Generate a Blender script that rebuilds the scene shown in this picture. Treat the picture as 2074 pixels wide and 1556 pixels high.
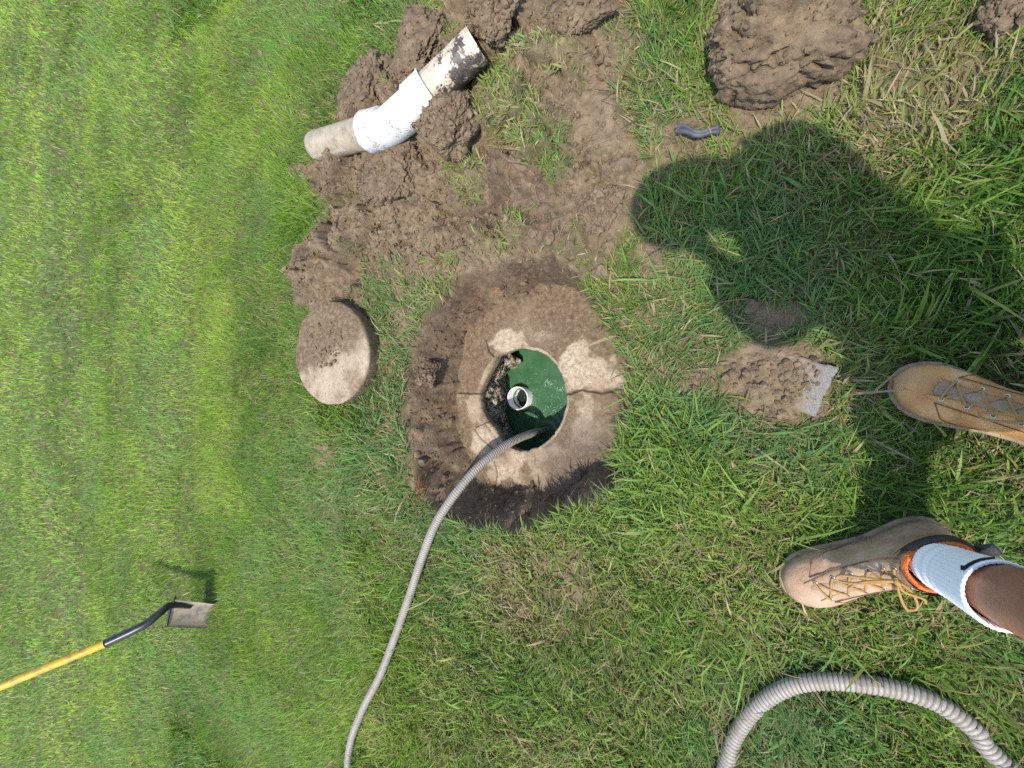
import bpy, bmesh, math, random
import numpy as np
from mathutils import Vector, Matrix

for o in list(bpy.data.objects):
    bpy.data.objects.remove(o, do_unlink=True)
SC = bpy.context.scene
COL = SC.collection
R = math.radians
random.seed(7)
RNG = np.random.default_rng(11)

# ------------------------------------------------------------------ camera, sky, sun, exposure
CAM_H, TILT, HFOV = 1.25, R(29.0), R(100.0)
cd = bpy.data.cameras.new('camera')
cam = bpy.data.objects.new('camera', cd)
COL.objects.link(cam)
_c, _s = math.cos(TILT), math.sin(TILT)
# the phone looks down and forward (+Y); the picture is stored turned, so its right edge is towards the photographer
cam.matrix_world = Matrix(((0, 1, 0, 0), (-_c, 0, -_s, 0), (-_s, 0, _c, CAM_H), (0, 0, 0, 1)))
cd.sensor_fit = 'HORIZONTAL'
cd.sensor_width = 36
cd.lens = 18 / math.tan(HFOV / 2)
cd.clip_start, cd.clip_end = 0.02, 2000
SC.camera = cam

SUN_EL, SUN_AZ = R(67.0), R(30.0)          # azimuth of the shadows, from +X towards +Y
shadow = Vector((math.cos(SUN_AZ) * math.cos(SUN_EL), math.sin(SUN_AZ) * math.cos(SUN_EL), -math.sin(SUN_EL)))
w = bpy.data.worlds.new('World')
SC.world = w
w.use_nodes = True
nt = w.node_tree
bg = nt.nodes['Background']
sky = nt.nodes.new('ShaderNodeTexSky')
sky.sky_type = 'NISHITA'
sky.sun_disc = False
sky.sun_elevation = SUN_EL
sky.sun_rotation = math.atan2(-shadow.x, -shadow.y)
nt.links.new(sky.outputs[0], bg.inputs[0])
bg.inputs[1].default_value = 0.15
sl = bpy.data.lights.new('sun', 'SUN')
sl.energy = 2.4
sl.angle = R(0.7)
sl.color = (1.0, 0.955, 0.88)
sun = bpy.data.objects.new('sun', sl)
COL.objects.link(sun)
sun.rotation_euler = shadow.to_track_quat('-Z', 'Y').to_euler()
sun.location = (-3, -2, 8)
SC.view_settings.view_transform = 'Standard'
SC.view_settings.look = 'None'
SC.view_settings.exposure = 1.13
SC.view_settings.gamma = 1
SC.view_settings.use_curve_mapping = False
SC.render.engine = 'CYCLES'
SC.cycles.use_denoising = False
SC.cycles.max_bounces = 8
SC.cycles.transmission_bounces = 4

# ------------------------------------------------------------------ numeric helpers
FPX = 1037 / math.tan(HFOV / 2)
def P(u, v, z=0.0):
    """the point of the plane at height z that lies at photo position (u, v): used once, to survey the site"""
    a, b = (u - 1037) / FPX, (778 - v) / FPX
    d = (b, _s - a * _c, -_c - a * _s)
    k = (z - CAM_H) / d[2]
    return np.array((d[0] * k, d[1] * k, z))
def PP(pts, z=0.0):
    return np.array([P(u, v, z)[:2] for u, v in pts])

def _hash(ix, iy, iz, seed):
    h = (ix.astype(np.uint32) * np.uint32(374761393) + iy.astype(np.uint32) * np.uint32(668265263)
         + iz.astype(np.uint32) * np.uint32(2147483647) + np.uint32((seed * 974711 + 1013) & 0xffffffff))
    h = (h ^ (h >> np.uint32(13))) * np.uint32(1274126177)
    h = (h ^ (h >> np.uint32(16))) * np.uint32(2246822519)
    h = h ^ (h >> np.uint32(15))
    return h.astype(np.float64) / 4294967295.0
def vnoise(x, y, z=None, seed=0):
    x = np.asarray(x, float); y = np.asarray(y, float)
    xi = np.floor(x).astype(np.int64); yi = np.floor(y).astype(np.int64)
    fx = x - xi; fy = y - yi
    fx = fx**3 * (fx * (fx * 6 - 15) + 10); fy = fy**3 * (fy * (fy * 6 - 15) + 10)
    def plane(zi):
        a = _hash(xi, yi, zi, seed); b = _hash(xi + 1, yi, zi, seed)
        c = _hash(xi, yi + 1, zi, seed); d = _hash(xi + 1, yi + 1, zi, seed)
        return (a * (1 - fx) + b * fx) * (1 - fy) + (c * (1 - fx) + d * fx) * fy
    if z is None:
        return plane(np.zeros_like(xi)) * 2 - 1
    z = np.asarray(z, float)
    zi = np.floor(z).astype(np.int64); fz = z - zi
    fz = fz**3 * (fz * (fz * 6 - 15) + 10)
    return (plane(zi) * (1 - fz) + plane(zi + 1) * fz) * 2 - 1
def fbm(x, y, z=None, oct=4, seed=0, gain=0.5, ridge=False):
    s = 0; a = 1; n = 0; f = 1.0
    for o in range(oct):
        c, q = math.cos(o * 0.7), math.sin(o * 0.7)
        xx, yy = (x * c - y * q) * f + 17.3 * o, (x * q + y * c) * f - 9.1 * o
        v = vnoise(xx, yy, None if z is None else z * f + 3.1 * o, seed + o * 31)
        if ridge: v = 1 - 2 * np.abs(v)
        s = s + a * v; n += a; a *= gain; f *= 2.03
    return s / n
def worley(x, y, seed=0):
    """returns nearest and second-nearest feature distance and a random id"""
    xi = np.floor(x).astype(np.int64); yi = np.floor(y).astype(np.int64)
    d1 = np.full(x.shape, 9.0); d2 = np.full(x.shape, 9.0); idv = np.zeros(x.shape)
    z0 = np.zeros_like(xi)
    for i in (-1, 0, 1):
        for j in (-1, 0, 1):
            cx, cy = xi + i, yi + j
            px = cx + _hash(cx, cy, z0, seed); py = cy + _hash(cx, cy, z0 + 7, seed)
            d = np.hypot(px - x, py - y)
            r = _hash(cx, cy, z0 + 13, seed)
            near = d < d1
            d2 = np.where(near, d1, np.minimum(d2, d))
            idv = np.where(near, r, idv)
            d1 = np.where(near, d, d1)
    return d1, d2, idv
def sstep(a, b, x):
    t = np.clip((x - a) / (b - a), 0, 1)
    return t * t * (3 - 2 * t)
def sdf(poly, x, y):
    """signed distance to a closed polygon, positive inside"""
    p = np.asarray(poly); n = len(p)
    best = np.full(x.shape, 1e9); inside = np.zeros(x.shape, bool)
    for i in range(n):
        a, b = p[i], p[(i + 1) % n]
        e = b - a
        t = np.clip(((x - a[0]) * e[0] + (y - a[1]) * e[1]) / max(e @ e, 1e-12), 0, 1)
        best = np.minimum(best, np.hypot(x - a[0] - e[0] * t, y - a[1] - e[1] * t))
        cond = (a[1] > y) != (b[1] > y)
        with np.errstate(divide='ignore', invalid='ignore'):
            xx = a[0] + (y - a[1]) / (e[1] if e[1] != 0 else 1e-12) * e[0]
        inside ^= cond & (x < xx)
    return np.where(inside, best, -best)
def dist_path(path, x, y):
    best = np.full(x.shape, 1e9)
    for a, b in zip(path[:-1], path[1:]):
        a = np.asarray(a)[:2]; b = np.asarray(b)[:2]; e = b - a
        t = np.clip(((x - a[0]) * e[0] + (y - a[1]) * e[1]) / max(e @ e, 1e-12), 0, 1)
        best = np.minimum(best, np.hypot(x - a[0] - e[0] * t, y - a[1] - e[1] * t))
    return best

# ------------------------------------------------------------------ object helpers
def tag(o, label=None, cat=None, group=None, kind=None):
    if label: o['label'] = label
    if cat: o['category'] = cat
    if group: o['group'] = group
    if kind: o['kind'] = kind
    return o
def empty(name, loc=(0, 0, 0), rz=0.0):
    o = bpy.data.objects.new(name, None)
    COL.objects.link(o)
    o.location = loc
    o.rotation_euler = (0, 0, rz)
    o.empty_display_size = 0.05
    return o
def mesh_np(name, V, quads=None, tris=None, mat=None, parent=None, smooth=True, attrs=None, cols=None):
    """fast mesh from numpy arrays; attrs: point floats, cols: point colours"""
    V = np.asarray(V, np.float32)
    me = bpy.data.meshes.new(name)
    nq = 0 if quads is None else len(quads); ntr = 0 if tris is None else len(tris)
    loops = []
    if nq: loops.append(np.asarray(quads, np.int32).ravel())
    if ntr: loops.append(np.asarray(tris, np.int32).ravel())
    loops = np.concatenate(loops)
    me.vertices.add(len(V)); me.vertices.foreach_set('co', V.ravel())
    me.loops.add(len(loops)); me.loops.foreach_set('vertex_index', loops)
    me.polygons.add(nq + ntr)
    st = np.concatenate((np.arange(nq) * 4, nq * 4 + np.arange(ntr) * 3)).astype(np.int32)
    me.polygons.foreach_set('loop_start', st)
    me.update(calc_edges=True)
    me.polygons.foreach_set('use_smooth', np.full(nq + ntr, smooth))
    for k, a in (attrs or {}).items():
        at = me.attributes.new(k, 'FLOAT', 'POINT'); at.data.foreach_set('value', np.asarray(a, np.float32))
    for k, a in (cols or {}).items():
        at = me.attributes.new(k, 'FLOAT_COLOR', 'POINT')
        c = np.ones((len(V), 4), np.float32); c[:, :3] = a
        at.data.foreach_set('color', c.ravel())
    if mat: me.materials.append(mat)
    o = bpy.data.objects.new(name, me)
    COL.objects.link(o)
    if parent: o.parent = parent
    return o
def grid_quads(nu, nv, cu=False, cv=False):
    """quads of a nu x nv vertex grid, index = i*nv + j"""
    i = np.arange(nu if cu else nu - 1)[:, None]; j = np.arange(nv if cv else nv - 1)[None, :]
    i2, j2 = (i + 1) % nu, (j + 1) % nv
    a = i * nv + j; b = i2 * nv + j; c = i2 * nv + j2; d = i * nv + j2
    return np.stack((a + 0 * b, b + 0 * a, c, d), -1).reshape(-1, 4)
def spline(pts, n):
    """Catmull-Rom through the points, resampled evenly"""
    p = np.asarray(pts, float)
    p = np.vstack((2 * p[0] - p[1], p, 2 * p[-1] - p[-2]))
    out = []
    for i in range(1, len(p) - 2):
        t = np.linspace(0, 1, 40, endpoint=False)[:, None]
        a, b, c, d = p[i - 1], p[i], p[i + 1], p[i + 2]
        out.append(0.5 * (2 * b + (c - a) * t + (2 * a - 5 * b + 4 * c - d) * t**2 + (3 * b - a - 3 * c + d) * t**3))
    q = np.vstack(out + [p[-2][None]])
    L = np.concatenate(([0], np.cumsum(np.linalg.norm(np.diff(q, axis=0), axis=1))))
    s = np.linspace(0, L[-1], n)
    return np.stack([np.interp(s, L, q[:, k]) for k in range(q.shape[1])], 1), L[-1]
def frames(path):
    T = np.gradient(path, axis=0); T /= np.linalg.norm(T, axis=1)[:, None]
    up = np.array((0, 0, 1.0)) if abs(T[0, 2]) < 0.9 else np.array((1.0, 0, 0))
    N = np.zeros_like(T); n = up - T[0] * (up @ T[0]); N[0] = n / np.linalg.norm(n)
    for i in range(1, len(T)):
        n = N[i - 1] - T[i] * (N[i - 1] @ T[i]); N[i] = n / np.linalg.norm(n)
    return T, N, np.cross(T, N)
def tube(name, pts, r, mat, parent=None, n=60, m=10, caps=True, smooth_path=True, rib=None, flat=1.0, **kw):
    """swept tube; r: number or array; rib=(pitch, depth, lead) gives a spiral corrugation"""
    if smooth_path: path, L = spline(pts, n)
    else:
        path = np.asarray(pts, float); n = len(path); L = np.linalg.norm(np.diff(path, axis=0), axis=1).sum()
    T, N, B = frames(path)
    a = np.linspace(0, 2 * np.pi, m, endpoint=False)
    rr = np.interp(np.linspace(0, 1, n), np.linspace(0, 1, np.size(r)), np.atleast_1d(r))[:, None] * np.ones((1, m))
    at = {}
    if rib:
        ph = np.linspace(0, L, n)[:, None] / rib[0] * 2 * np.pi + a[None] * rib[2]
        prof = np.clip(np.cos(ph) * 2.2 + 1.25, -1, 1)
        rr = rr + rib[1] * prof
        at['ridge'] = prof.ravel() * 0.5 + 0.5
    V = path[:, None] + rr[..., None] * (np.cos(a)[None, :, None] * N[:, None] * flat + np.sin(a)[None, :, None] * B[:, None])
    V = V.reshape(-1, 3)
    Q = grid_quads(n, m, cv=True); T3 = None
    if caps:
        V = np.vstack((V, path[0], path[-1])); k = n * m; j = np.arange(m)
        T3 = np.vstack((np.stack((np.full(m, k), (j + 1) % m, j), 1),
                        np.stack((np.full(m, k + 1), (n - 1) * m + j, (n - 1) * m + (j + 1) % m), 1)))
        if rib: at['ridge'] = np.append(at['ridge'], (0, 0))
    return mesh_np(name, V, Q, T3, mat, parent, attrs=at, **kw)
def loft(name, rings, mat, parent=None, cap0=False, cap1=False, **kw):
    """rings: (n, m, 3) closed rings"""
    rings = np.asarray(rings, float); n, m = rings.shape[:2]
    V = rings.reshape(-1, 3); Q = grid_quads(n, m, cv=True); T3 = []
    j = np.arange(m)
    if cap0:
        V = np.vstack((V, rings[0].mean(0))); T3.append(np.stack((np.full(m, len(V) - 1), (j + 1) % m, j), 1))
    if cap1:
        V = np.vstack((V, rings[-1].mean(0))); T3.append(np.stack((np.full(m, len(V) - 1), (n - 1) * m + j, (n - 1) * m + (j + 1) % m), 1))
    return mesh_np(name, V, Q, np.vstack(T3) if T3 else None, mat, parent, **kw)

# ------------------------------------------------------------------ materials
class NT:
    def __init__(s, name):
        s.m = bpy.data.materials.new(name); s.m.use_nodes = True
        s.t = s.m.node_tree; s.p = s.t.nodes['Principled BSDF']; s.out = s.t.nodes['Material Output']
    def n(s, kind, **kw):
        x = s.t.nodes.new(kind)
        for k, v in kw.items(): setattr(x, k, v)
        return x
    def l(s, a, b): s.t.links.new(a, b)
    def noise(s, scale, detail=4, rough=0.55, vec=None, dist=0.0):
        x = s.n('ShaderNodeTexNoise'); x.inputs['Scale'].default_value = scale
        x.inputs['Detail'].default_value = detail; x.inputs['Roughness'].default_value = rough
        x.inputs['Distortion'].default_value = dist
        s.l(vec or s.obj(), x.inputs['Vector']); return x.outputs['Fac']
    def obj(s):
        if not hasattr(s, '_o'): s._o = s.n('ShaderNodeTexCoord').outputs['Object']
        return s._o
    def ramp(s, fac, *stops):
        x = s.n('ShaderNodeValToRGB'); e = x.color_ramp.elements
        while len(e) < len(stops): e.new(0.5)
        for k, (p, c) in zip(e, stops):
            k.position = p; k.color = (c, c, c, 1) if isinstance(c, (int, float)) else (*c, 1)
        s.l(fac, x.inputs[0]); return x.outputs[0]
    def mix(s, fac, a, b, mode='MIX'):
        x = s.n('ShaderNodeMix', data_type='RGBA', blend_type=mode)
        for sock, v in ((x.inputs[0], fac), (x.inputs[6], a), (x.inputs[7], b)):
            if hasattr(v, 'links'): s.l(v, sock)
            elif isinstance(v, (int, float)): sock.default_value = v
            else: sock.default_value = (*v, 1)
        return x.outputs[2]
    def math(s, op, a, b=0.0, clamp=False):
        x = s.n('ShaderNodeMath', operation=op, use_clamp=clamp)
        for sock, v in zip(x.inputs, (a, b)):
            if hasattr(v, 'links'): s.l(v, sock)
            else: sock.default_value = v
        return x.outputs[0]
    def attr(s, name, col=False):
        x = s.n('ShaderNodeAttribute', attribute_name=name)
        return x.outputs['Color'] if col else x.outputs['Fac']
    def bump(s, h, strength=0.5, dist=0.005, normal=None):
        x = s.n('ShaderNodeBump'); x.inputs['Strength'].default_value = strength; x.inputs['Distance'].default_value = dist
        s.l(h, x.inputs['Height'])
        if normal: s.l(normal, x.inputs['Normal'])
        return x.outputs[0]
    def set(s, color=None, rough=None, normal=None, **kw):
        for k, v in (('Base Color', color), ('Roughness', rough), ('Normal', normal), *kw.items()):
            if v is None: continue
            k = k.replace('_', ' ')
            if hasattr(v, 'links'): s.l(v, s.p.inputs[k])
            elif isinstance(v, (int, float)): s.p.inputs[k].default_value = v
            else: s.p.inputs[k].default_value = (*v, 1)
        return s.m

def soil_material():
    m = NT('soil')
    dirt, wet, rust = m.attr('dirt'), m.attr('wet'), m.attr('rust')
    big, mid, fine = m.noise(5, 5), m.noise(38, 6, 0.65), m.noise(240, 4, 0.7)
    dry = m.ramp(mid, (0.30, (0.102, 0.071, 0.041)), (0.5, (0.192, 0.139, 0.082)), (0.72, (0.298, 0.224, 0.140)))
    dry = m.mix(m.ramp(big, (0.35, 0.0), (0.65, 0.55)), dry, (0.205, 0.150, 0.090), 'MIX')
    dry = m.mix(m.ramp(fine, (0.25, 0.45), (0.5, 0.0)), dry, (0.075, 0.050, 0.032))
    dry = m.mix(m.ramp(fine, (0.66, 0.0), (0.78, 0.5)), dry, (0.42, 0.32, 0.215))
    damp = m.ramp(mid, (0.3, (0.050, 0.033, 0.021)), (0.52, (0.115, 0.077, 0.049)), (0.75, (0.200, 0.140, 0.092)))
    damp = m.mix(m.ramp(fine, (0.6, 0.0), (0.8, 0.5)), damp, (0.27, 0.20, 0.13))
    c = m.mix(wet, dry, damp)
    c = m.mix(m.math('MULTIPLY', rust, m.ramp(mid, (0.45, 0.0), (0.6, 0.8))), c, (0.20, 0.10, 0.032))
    thatch = m.ramp(fine, (0.3, (0.040, 0.045, 0.016)), (0.55, (0.105, 0.105, 0.038)), (0.75, (0.23, 0.20, 0.10)))
    c = m.mix(dirt, thatch, c)
    h = m.math('ADD', m.math('MULTIPLY', mid, 0.6), m.math('MULTIPLY', fine, 0.4))
    return m.set(c, m.math('SUBTRACT', 0.95, m.math('MULTIPLY', wet, 0.18)), m.bump(h, 0.9, 0.008), Specular_IOR_Level=0.25)
M = {}
M['soil'] = soil_material()

def grass_material():
    m = NT('grass_blade')
    c = m.attr('col', True)
    m.set(c, 0.50, Specular_IOR_Level=0.25)
    tr = m.n('ShaderNodeBsdfTranslucent')
    m.l(m.mix(0.5, c, (1.0, 1.0, 0.35), 'MULTIPLY'), tr.inputs[0])
    mx = m.n('ShaderNodeMixShader'); mx.inputs[0].default_value = 0.36
    m.l(m.p.outputs[0], mx.inputs[1]); m.l(tr.outputs[0], mx.inputs[2]); m.l(mx.outputs[0], m.out.inputs[0])
    return m.m
M['grass'] = grass_material()

def concrete_material():
    m = NT('old_concrete')
    mud, wet = m.attr('mud'), m.attr('wet')
    big, mid, fine = m.noise(9, 5), m.noise(60, 6, 0.65), m.noise(420, 3, 0.7)
    clean = m.ramp(mid, (0.28, (0.225, 0.160, 0.100)), (0.5, (0.43, 0.345, 0.235)), (0.72, (0.60, 0.52, 0.385)))
    clean = m.mix(m.ramp(fine, (0.25, 0.75), (0.46, 0.0)), clean, (0.17, 0.125, 0.085))
    clean = m.mix(m.ramp(m.noise(150, 5, 0.75), (0.30, 0.7), (0.45, 0.0)), clean, (0.21, 0.15, 0.10))
    clean = m.mix(m.ramp(big, (0.48, 0.0), (0.62, 0.55)), clean, (0.30, 0.205, 0.125))
    muddy = m.ramp(mid, (0.3, (0.080, 0.053, 0.030)), (0.52, (0.168, 0.117, 0.068)), (0.74, (0.285, 0.208, 0.128)))
    muddy = m.mix(m.ramp(fine, (0.62, 0.0), (0.8, 0.5)), muddy, (0.40, 0.30, 0.20))
    edge = m.ramp(m.math('ADD', mud, m.math('ADD', m.math('MULTIPLY', m.math('SUBTRACT', mid, 0.5), 1.3), m.math('MULTIPLY', m.math('SUBTRACT', big, 0.5), 1.0))), (0.33, 0.0), (0.62, 1.0))
    c = m.mix(edge, clean, muddy)
    c = m.mix(m.math('MULTIPLY', m.attr('crack'), 0.85), c, (0.045, 0.030, 0.020))
    c = m.mix(m.math('MULTIPLY', wet, 0.45), c, (0.11, 0.085, 0.06))
    rough = m.math('SUBTRACT', 0.9, m.math('MULTIPLY', wet, m.ramp(mid, (0.40, 0.15), (0.6, 0.72))))
    h = m.math('ADD', mid, m.math('MULTIPLY', fine, 0.5))
    return m.set(c, rough, m.bump(h, 0.9, 0.006), Specular_IOR_Level=0.35)
M['concrete'] = concrete_material()

def simple(name, base, rough=0.6, var=0.25, scale=30, bump=0.2, bdist=0.002, spec=0.4, dark=None, metal=0.0, fine=300):
    m = NT(name)
    n1, n2 = m.noise(scale, 5), m.noise(fine, 3, 0.6)
    d = dark or tuple(c * (1 - var * 1.6) for c in base)
    b = tuple(min(1, c * (1 + var * 0.5)) for c in base)
    c = m.ramp(n1, (0.3, d), (0.52, base), (0.75, b))
    return m.set(c, m.math('ADD', m.math('MULTIPLY', n1, 0.25), rough - 0.12), m.bump(m.math('ADD', n1, m.math('MULTIPLY', n2, 0.5)), bump, bdist),
                 Specular_IOR_Level=spec, Metallic=metal)

# ================================================================== the site
# surveyed outlines on the ground plane
PIT = PP([(821, 850), (824, 768), (833, 710), (858, 645), (891, 599), (922, 562), (965, 542), (1027, 525), (1109, 516), (1171, 550), (1212, 620), (1253, 686), (1270, 747), (1272, 830), (1262, 925),
          (1275, 972), (1266, 1003), (1224, 1013), (1150, 1037), (1109, 1070), (1047, 1078), (965, 1068), (899, 1044), (862, 998), (838, 933)])
HOLE_Z = -0.20
HOLE_C = P(1058, 808, HOLE_Z)
HOLE = PP([(1048, 707), (1033, 712), (1019, 718), (1006, 722), (1002, 730), (998, 741), (985, 766), (972, 793), (971, 813), (976, 833), (989, 855), (1003, 871),
           (1016, 893), (1041, 910), (1057, 914), (1080, 909), (1111, 891), (1134, 858), (1145, 825), (1146, 800), (1140, 770), (1122, 735), (1098, 716), (1073, 708)], HOLE_Z)
DIRT_MAIN = PP([(880, -60), (868, 60), (815, 82), (808, 140), (720, 140), (688, 190), (690, 262), (640, 335), (588, 338), (600, 380), (660, 420), (640, 470), (598, 500), (592, 560),
                (600, 610), (640, 640), (760, 640), (770, 570), (840, 560), (900, 560), (960, 560), (1080, 540), (1200, 570), (1235, 540), (1262, 480), (1300, 440), (1325, 340), (1285, 260),
                (1245, 180), (1300, 110), (1282, 50), (1290, -60)])
SPARSE = [  # (outline, share of grass kept)
    (PP([(740, 540), (900, 540), (960, 560), (880, 600), (840, 680), (830, 800), (775, 790), (760, 660)]), 0.42),
    (PP([(775, 780), (835, 780), (835, 900), (870, 1010), (840, 1040), (770, 1000), (740, 900)]), 0.45),
    (PP([(1300, 120), (1330, 230), (1420, 300), (1450, 380), (1380, 420), (1300, 330), (1250, 190)]), 0.60),
    (PP([(1370, 220), (1460, 180), (1700, 240), (1640, 290), (1440, 300), (1480, 330), (1400, 360), (1320, 330), (1330, 260)]), 0.22),
    (PP([(1780, 90), (1990, 100), (1960, 250), (1880, 330), (1780, 330), (1720, 240)]), 0.30),
    (PP([(1230, 540), (1350, 490), (1400, 540), (1380, 700), (1480, 760), (1360, 790), (1260, 700), (1230, 620)]), 0.62),
    (PP([(1360, 440), (1420, 440), (1425, 500), (1370, 505)]), 0.45),
    (PP([(960, 1110), (1180, 1090), (1200, 1210), (1120, 1290), (1000, 1240)]), 0.62),
    (PP([(620, 870), (700, 880), (690, 960), (640, 960)]), 0.55),
]
BARE = [
    PP([(1455, 735), (1500, 690), (1640, 690), (1690, 760), (1672, 835), (1600, 862), (1530, 850), (1460, 800)]),
    PP([(1495, 612), (1545, 605), (1635, 625), (1640, 655), (1560, 690), (1508, 680)]),
    PP([(1365, 760), (1420, 742), (1475, 765), (1440, 795), (1380, 795)]),
    PP([(1440, -40), (1722, -40), (1712, 180), (1660, 250), (1480, 250), (1440, 130)]),
    PP([(1190, 525), (1230, 520), (1240, 570), (1205, 570)]),
    PP([(1285, 490), (1345, 500), (1350, 560), (1300, 560)]),
    PP([(1975, 5), (2074, 0), (2080, 80), (2000, 70)]),
]
SOD = [  # turf lying in or on the spoil: (outline, density)
    (PP([(1035, 110), (1075, 140), (1060, 180), (1110, 210), (1130, 260), (1170, 300), (1175, 350), (1130, 385), (1080, 330), (1020, 310), (995, 250), (1000, 200)]), 1.0),
    (PP([(930, 350), (985, 330), (1012, 370), (1000, 420), (950, 420)]), 0.55),
    (PP([(565, 350), (620, 350), (660, 400), (650, 480), (590, 480), (560, 420)]), 1.0),
    (PP([(895, -20), (930, 0), (935, 80), (905, 85), (890, 40)]), 0.8),
    (PP([(985, 470), (1090, 430), (1080, 500), (1020, 530), (980, 510)]), 0.38),
    (PP([(1080, 150), (1180, 130), (1195, 180), (1110, 190)]), 0.35),
    (PP([(735, 560), (790, 560), (800, 640), (760, 690), (745, 620)]), 0.8),
    (PP([(700, 390), (780, 400), (770, 430), (700, 420)]), 0.14),
    (PP([(1110, 500), (1200, 500), (1240, 540), (1220, 580), (1150, 535)]), 0.5),
]
BOOT_L = (np.array((-0.300, -0.352)), np.array((-0.499, -0.079)))
BOOT_R = (np.array((-0.118, -0.578)), np.array((0.018, -0.274)))
LID_C = np.array((0.127, 1.494)); LID_R = 0.212

def pit_profile(x, y):
    d = sdf(PIT, x, y)
    ang = np.arctan2(y - HOLE_C[1], x - HOLE_C[0])           # 0 = photo top, +90 = photo left
    a = ang
    wleft = np.clip(np.cos(a - R(95)), 0, 1) ** 1.2
    wtop = np.clip(np.cos(a - R(15)), 0, 1) ** 1.5
    wbot = np.clip(np.cos(a - R(182)), 0, 1) ** 1.5
    width = 0.045 + np.maximum(np.maximum(0.105 * wleft ** 1.6, 0.030 * wtop), 0.075 * wbot)
    width = width * (1 + 0.28 * fbm(x * 7, y * 7, oct=3, seed=5))
    d = d + 0.018 * fbm(x * 22, y * 22, oct=3, seed=9)
    return d, width
def ground_fields(x, y):
    """height and the soil masks of the site at (x, y)"""
    near = (np.abs(x) < 3) & (y > -2) & (y < 4)
    z = 0.012 * fbm(x * 1.7, y * 1.7, oct=3, seed=1) + 0.004 * fbm(x * 14, y * 14, oct=2, seed=2)
    e = 0.022 * fbm(x * 16, y * 16, oct=4, seed=3) + 0.012 * fbm(x * 55, y * 55, oct=2, seed=33)
    main = sstep(-0.012, 0.014, sdf(DIRT_MAIN, x, y) + e)
    heap = sstep(-0.01, 0.20, sdf(DIRT_MAIN, x, y) + e)
    bare = np.zeros_like(x)
    for b in BARE: bare = np.maximum(bare, sstep(-0.01, 0.012, sdf(b, x, y) + e * 0.8))
    grass = (1 - main) * (1 - bare)
    sparse_noise = fbm(x * 26, y * 26, oct=3, seed=21)
    for poly, keep in SPARSE:
        inside = sstep(-0.05, 0.05, sdf(poly, x, y) + e)
        grass = grass * (1 - inside * (1 - np.clip(keep + 0.9 * sparse_noise, 0, 1)))
    sod = np.zeros_like(x)
    for poly, dens in SOD:
        sod = np.maximum(sod, dens * sstep(-0.012, 0.012, sdf(poly, x, y) + e * 0.8))
    sod = np.maximum(sod, 0.6 * main * sstep(0.50, 0.62, fbm(x * 13, y * 13, oct=2, seed=22) + 0.25 * fbm(x * 3, y * 3, oct=1, seed=23)))
    grass = np.maximum(grass, sod)
    dirt = np.clip(np.maximum(main * (1 - 0.6 * sod), np.maximum(bare, (1 - grass) * 0.9)), 0, 1)
    # loose spoil: lumps, crumbs and cracks
    wp, wq = 0.05 * fbm(x * 9, y * 9, oct=3, seed=40), 0.05 * fbm(x * 9, y * 9, oct=3, seed=44)
    w1, w2, wid = worley((x + wp) * 7.5, (y + wq) * 7.5, seed=4)
    vp, vq = 0.016 * fbm(x * 28, y * 28, oct=3, seed=41), 0.016 * fbm(x * 28, y * 28, oct=3, seed=45)
    c1, c2, cid = worley((x + vp) * 22, (y + vq) * 22, seed=6)
    f1, f2, fid = worley(x * 62 + 0.5 * fbm(x * 90, y * 90, oct=2, seed=46), y * 62, seed=8)
    loose = sstep(-0.45, 0.25, fbm(x * 4, y * 4, oct=2, seed=50))
    lump = 0.105 * (wid - 0.35) * sstep(0.0, 0.20, w2 - w1) - 0.034 * (1 - sstep(0.0, 0.07, w2 - w1)) * (wid > 0.4)
    clod = loose * (0.032 * (cid - 0.3) * sstep(0.0, 0.30, c2 - c1) - 0.004 * (1 - sstep(0, 0.1, c2 - c1)))
    crumb = loose * 0.006 * (fid - 0.2) * sstep(0.0, 0.35, f2 - f1) + 0.0035 * fbm(x * 75, y * 75, oct=3, seed=47, gain=0.65)
    body = 0.066 + 0.090 * fbm(x * 5.0, y * 5.0, oct=6, seed=12, gain=0.58) - 0.030 * sstep(0.12, 0.0, np.abs(fbm(x * 6.5, y * 6.5, oct=4, seed=14))) + 0.010 * fbm(x * 18, y * 18, oct=3, seed=13, ridge=True)
    z = z + heap * body + main * (lump * heap + clod + crumb) + bare * (1 - main) * (0.008 + clod * 0.35 + crumb * 0.9)
    pv = np.array(P(1572, 775, 0)); z = z + bare * 0.020 * sstep(0.085, 0.03, np.hypot((x - pv[0]) * 0.85, y - pv[1]) + 0.03 * fbm(x * 25, y * 25, oct=3, seed=48))
    # a few open cracks between the dug slabs
    for path, wd, dp in (([(862, 250), (872, 330), (880, 395), (905, 420), (925, 440)], 0.013, 0.05), ([(1165, 345), (1190, 340), (1210, 338), (1232, 345)], 0.012, 0.045),
                         ([(1055, 20), (1050, 70), (1030, 130)], 0.014, 0.05), ([(905, 430), (930, 460), (945, 500)], 0.008, 0.03)):
        pw = PP(path); dd = dist_path(pw, x + 0.012 * fbm(x * 30, y * 30, oct=2, seed=60), y + 0.012 * fbm(x * 30, y * 30, oct=2, seed=61))
        z = z - dp * np.clip(1 - dd / wd, 0, 1) ** 0.7
    # smoother trodden slabs of soil
    for poly, h in ((PP([(1080, 390), (1250, 380), (1300, 440), (1250, 490), (1110, 490)]), 0.03), (PP([(1080, 30), (1200, 20), (1220, 110), (1090, 120)]), 0.05), (PP([(1130, 200), (1250, 190), (1290, 300), (1180, 340)]), 0.035)):
        k = sstep(-0.02, 0.03, sdf(poly, x, y) + e * 0.5)
        z = z * (1 - 0.75 * k) + k * 0.75 * (h + 0.006 * fbm(x * 30, y * 30, oct=3, seed=70))
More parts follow.
